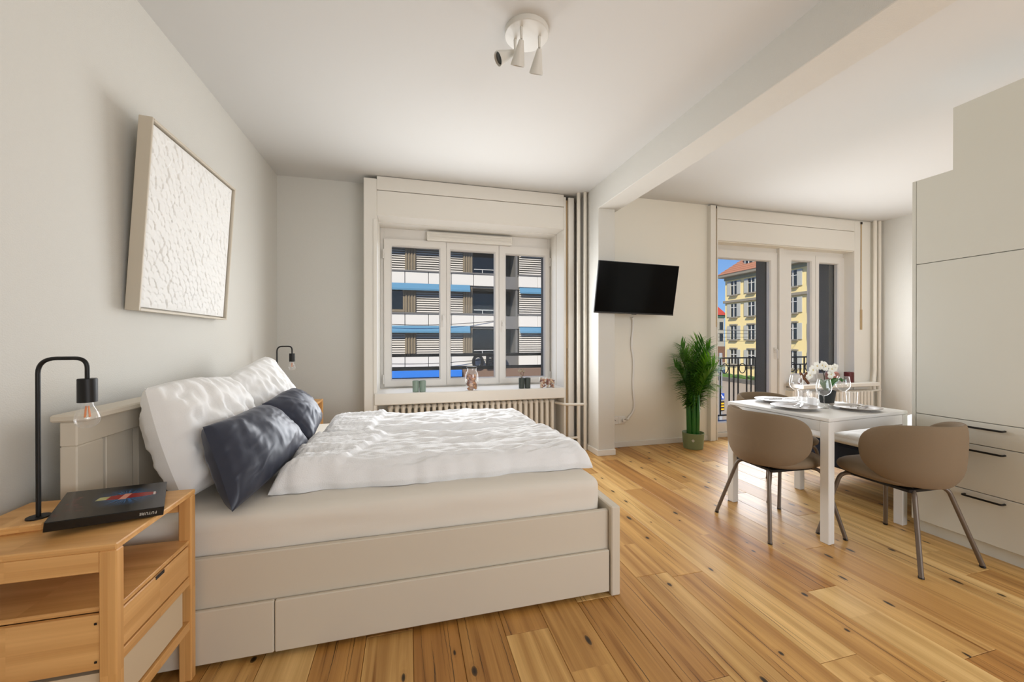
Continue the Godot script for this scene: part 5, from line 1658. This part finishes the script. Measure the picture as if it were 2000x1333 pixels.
func leaflet(v: PackedVector3Array, idx: PackedInt32Array, p: Vector3, d: Vector3, hang: Vector3, ln: float, half: float):
	# a narrow keeled blade, both halves of it
	var s := d.cross(Vector3.UP)
	s = s.normalized() if s.length() > 0.01 else Vector3.RIGHT
	var up := s.cross(d).normalized()
	var base := v.size()
	for k in 4:
		var u := k / 3.0
		var c := p + d * ln * u + hang * u * u
		var w: float = [0.5, 1.0, 0.8, 0.02][k] * half
		v.append(c + s * w + up * w * 0.35)
		v.append(c)
		v.append(c - s * w + up * w * 0.35)
	for k in 3:
		var a := base + k * 3
		idx.append_array(PackedInt32Array([a, a + 3, a + 1, a + 1, a + 3, a + 4, a + 1, a + 4, a + 2, a + 2, a + 4, a + 5]))

# ------------------------------------------------------------------ things on the two sills
func jar_things(t: Node3D, r: float, h: float, n: int, sd: int, tones: Array, big: float):
	# corks, shells or chips piled inside a vessel
	var rr := RandomNumberGenerator.new()
	rr.seed = sd
	for k in n:
		var a := rr.randf_range(0, TAU)
		var q := sqrt(rr.randf()) * (r - big * 0.9)
		var y := big * 0.6 + (h - big) * (float(k) / n)
		var bs := Basis.from_euler(Vector3(rr.randf_range(-1.5, 1.5), rr.randf_range(0, TAU), rr.randf_range(-1.5, 1.5)))
		mi(t, "piece", cache_piece(big), tones[k % tones.size()], Vector3(cos(a) * q, y, sin(a) * q), bs)

func cache_piece(big: float) -> ArrayMesh:
	var key := "piece%.4f" % big
	if not cache.has(key):
		cache[key] = lathe([Vector2(0, -big), Vector2(big * 0.55, -big), Vector2(big * 0.60, -big * 0.9), Vector2(big * 0.60, big * 0.9), Vector2(big * 0.55, big), Vector2(0, big)], 10)
	return cache[key]

func sill_things():
	var y := 0.700
	var z := -4.185
	# two pairs of glass candle cups
	var cup := lathe([Vector2(0, 0), Vector2(0.030, 0), Vector2(0.031, 0.003), Vector2(0.033, 0.115), Vector2(0.030, 0.117), Vector2(0.028, 0.104), Vector2(0, 0.103)], 28)
	var pale := mat(Color(0.52, 0.60, 0.55), 0.35)
	var deep := mat(Color(0.23, 0.27, 0.25), 0.3)
	var wax := mat(Color(0.90, 0.88, 0.82), 0.6)
	for q in [[0.070, pale, "pale green ribbed candle cup, the one nearer the bed corner"], [0.139, pale, "pale green ribbed candle cup next to its twin by the bottle corks"], [1.215, deep, "dark green candle cup holding the dried flower"], [1.284, deep, "dark green candle cup between dried flower and shells"]]:
		var c := thing("candle_cup", q[2], "candle cup", Vector3(q[0], y, z), 0.0, "green candle cups on the bed window sill")
		mi(c, "cup", cup, q[1])
		mi(c, "wax", lathe([Vector2(0, 0.1035), Vector2(0.0285, 0.1035), Vector2(0.0285, 0.108), Vector2(0, 0.109)], 24), wax)
		for k in 12:
			var a := TAU * k / 12.0
			mi(c, "rib", tube([Vector3(cos(a) * 0.0305, 0.004, sin(a) * 0.0305), Vector3(cos(a) * 0.0328, 0.112, sin(a) * 0.0328)], 0.0018, 5), q[1])
	# jar of corks
	var cork := [mat(Color(0.60, 0.40, 0.24), 0.9), mat(Color(0.48, 0.28, 0.17), 0.9), mat(Color(0.70, 0.52, 0.34), 0.9), mat(Color(0.40, 0.20, 0.13), 0.9)]
	var j := thing("cork_jar", "tall glass jar filled with brown wine corks", "jar", Vector3(0.655, y, z + 0.005))
	mi(j, "glass_body", vessel([Vector2(0.0, 0.002), Vector2(0.062, 0.002), Vector2(0.067, 0.010), Vector2(0.068, 0.080), Vector2(0.068, 0.165), Vector2(0.060, 0.192), Vector2(0.050, 0.205), Vector2(0.050, 0.235)], 0.0025), M.solid_glass)
	mi(j, "jar_lid", lathe([Vector2(0, 0.236), Vector2(0.054, 0.236), Vector2(0.056, 0.239), Vector2(0.056, 0.252), Vector2(0.050, 0.255), Vector2(0, 0.256)], 32), mat(Color(0.25, 0.24, 0.22), 0.4, 0.6))
	jar_things(j, 0.064, 0.170, 62, 8, cork, 0.021)
	# dried flower standing in one dark cup
	var d := thing("dried_flower", "dried pale flower sprig standing in a dark green cup", "flower", Vector3(1.215, y + 0.109, z))
	var twig := mat(Color(0.42, 0.34, 0.26), 0.8)
	mi(d, "stalk", tube([Vector3(0, 0, 0), Vector3(-0.008, 0.05, 0.004), Vector3(-0.018, 0.09, 0.004)], 0.003, 6), twig)
	mi(d, "stalk", tube([Vector3(0.004, 0, 0), Vector3(0.020, 0.05, 0), Vector3(0.022, 0.085, 0)], 0.003, 6), twig)
	for q in [[Vector3(-0.022, 0.085, 0.004), 0.024], [Vector3(0.004, 0.092, 0.0), 0.018], [Vector3(0.024, 0.080, 0), 0.015], [Vector3(-0.012, 0.030, 0.008), 0.013]]:
		var p: Vector3 = q[0]
		var s: float = q[1]
		mi(d, "bloom", grid(14, 8, func(i: int, k: int):
			var a := TAU * i / 14.0
			var b := PI * k / 7.0
			var rr := s * (1.0 + 0.22 * sin(a * 5.0)) * sin(b)
			return Vector3(rr * cos(a), s * 0.8 * cos(b), rr * sin(a)), true), mat(Color(0.66, 0.61, 0.55), 0.9), p)
	mi(d, "leaf", grid(6, 4, func(i: int, k: int):
		var u := i / 5.0
		var w := k / 3.0 - 0.5
		return Vector3(-0.050 + 0.075 * u, 0.108 + 0.018 * sin(PI * u), w * 0.022 * sin(PI * (0.08 + u * 0.84))), false, false), mat(Color(0.14, 0.14, 0.16), 0.7))
	# cups of shells and chips at the end of the sill
	var sh := [mat(Color(0.62, 0.34, 0.22), 0.7), mat(Color(0.80, 0.62, 0.48), 0.7), mat(Color(0.45, 0.22, 0.14), 0.7), mat(Color(0.86, 0.76, 0.62), 0.7)]
	for q in [[1.460, z + 0.01, 0.040, 0.120, 20, 41, "slim glass with reddish shells, nearer the green cups"], [1.555, z - 0.005, 0.054, 0.105, 34, 42, "wide glass bowl of red-brown shells at sill end"]]:
		var s := thing("shell_glass", q[6], "jar", Vector3(q[0], y, q[1]), 0.0, "glasses of shells on the bed window sill")
		var rr: float = q[2]
		var hh: float = q[3]
		mi(s, "glass_body", vessel([Vector2(0.0, 0.002), Vector2(rr * 0.92, 0.002), Vector2(rr, 0.010), Vector2(rr, hh * 0.6), Vector2(rr, hh)], 0.0025), M.solid_glass)
		jar_things(s, rr, hh * 0.95, q[4], q[5], sh, 0.015)

	# balcony window sill
	var yb := 0.660
	var c := thing("candle", "dark red pillar candle on the balcony window sill", "candle", Vector3(5.80, yb, -3.985))
	mi(c, "wax", lathe([Vector2(0, 0), Vector2(0.053, 0), Vector2(0.055, 0.003), Vector2(0.055, 0.135), Vector2(0.052, 0.140), Vector2(0.02, 0.136), Vector2(0, 0.135)], 32), mat(Color(0.33, 0.05, 0.04), 0.5))
	mi(c, "wick", tube([Vector3(0, 0.13, 0), Vector3(0.001, 0.150, 0)], 0.0015, 6), M.black_metal)
	var g := thing("copper_jar", "round glass vase with copper-brown filling on the balcony window sill", "vase", Vector3(5.50, yb, -3.985))
	mi(g, "glass_body", vessel([Vector2(0.0, 0.002), Vector2(0.050, 0.002), Vector2(0.075, 0.030), Vector2(0.086, 0.085), Vector2(0.082, 0.130), Vector2(0.066, 0.175), Vector2(0.060, 0.190)], 0.0025), M.solid_glass)
	mi(g, "filling", lathe([Vector2(0, 0.006), Vector2(0.046, 0.006), Vector2(0.070, 0.032), Vector2(0.081, 0.085), Vector2(0.078, 0.125), Vector2(0.060, 0.150), Vector2(0, 0.155)], 28), mat(Color(0.55, 0.24, 0.13), 0.35, 0.3))
	var x := thing("wooden_cross", "brown wooden X-shaped ornament on the sill near the balcony door", "ornament", Vector3(4.975, yb, -3.96))
	var wm := mat(Color(0.36, 0.20, 0.09), 0.6)
	for s in [-1.0, 1.0]:
		mi(x, "bar", cbox(Vector3(0.030, 0.205, 0.022), 0.004), wm, Vector3(0, 0.077, 0.011 * s), Basis(Vector3(0, 0, 1), s * 0.78))
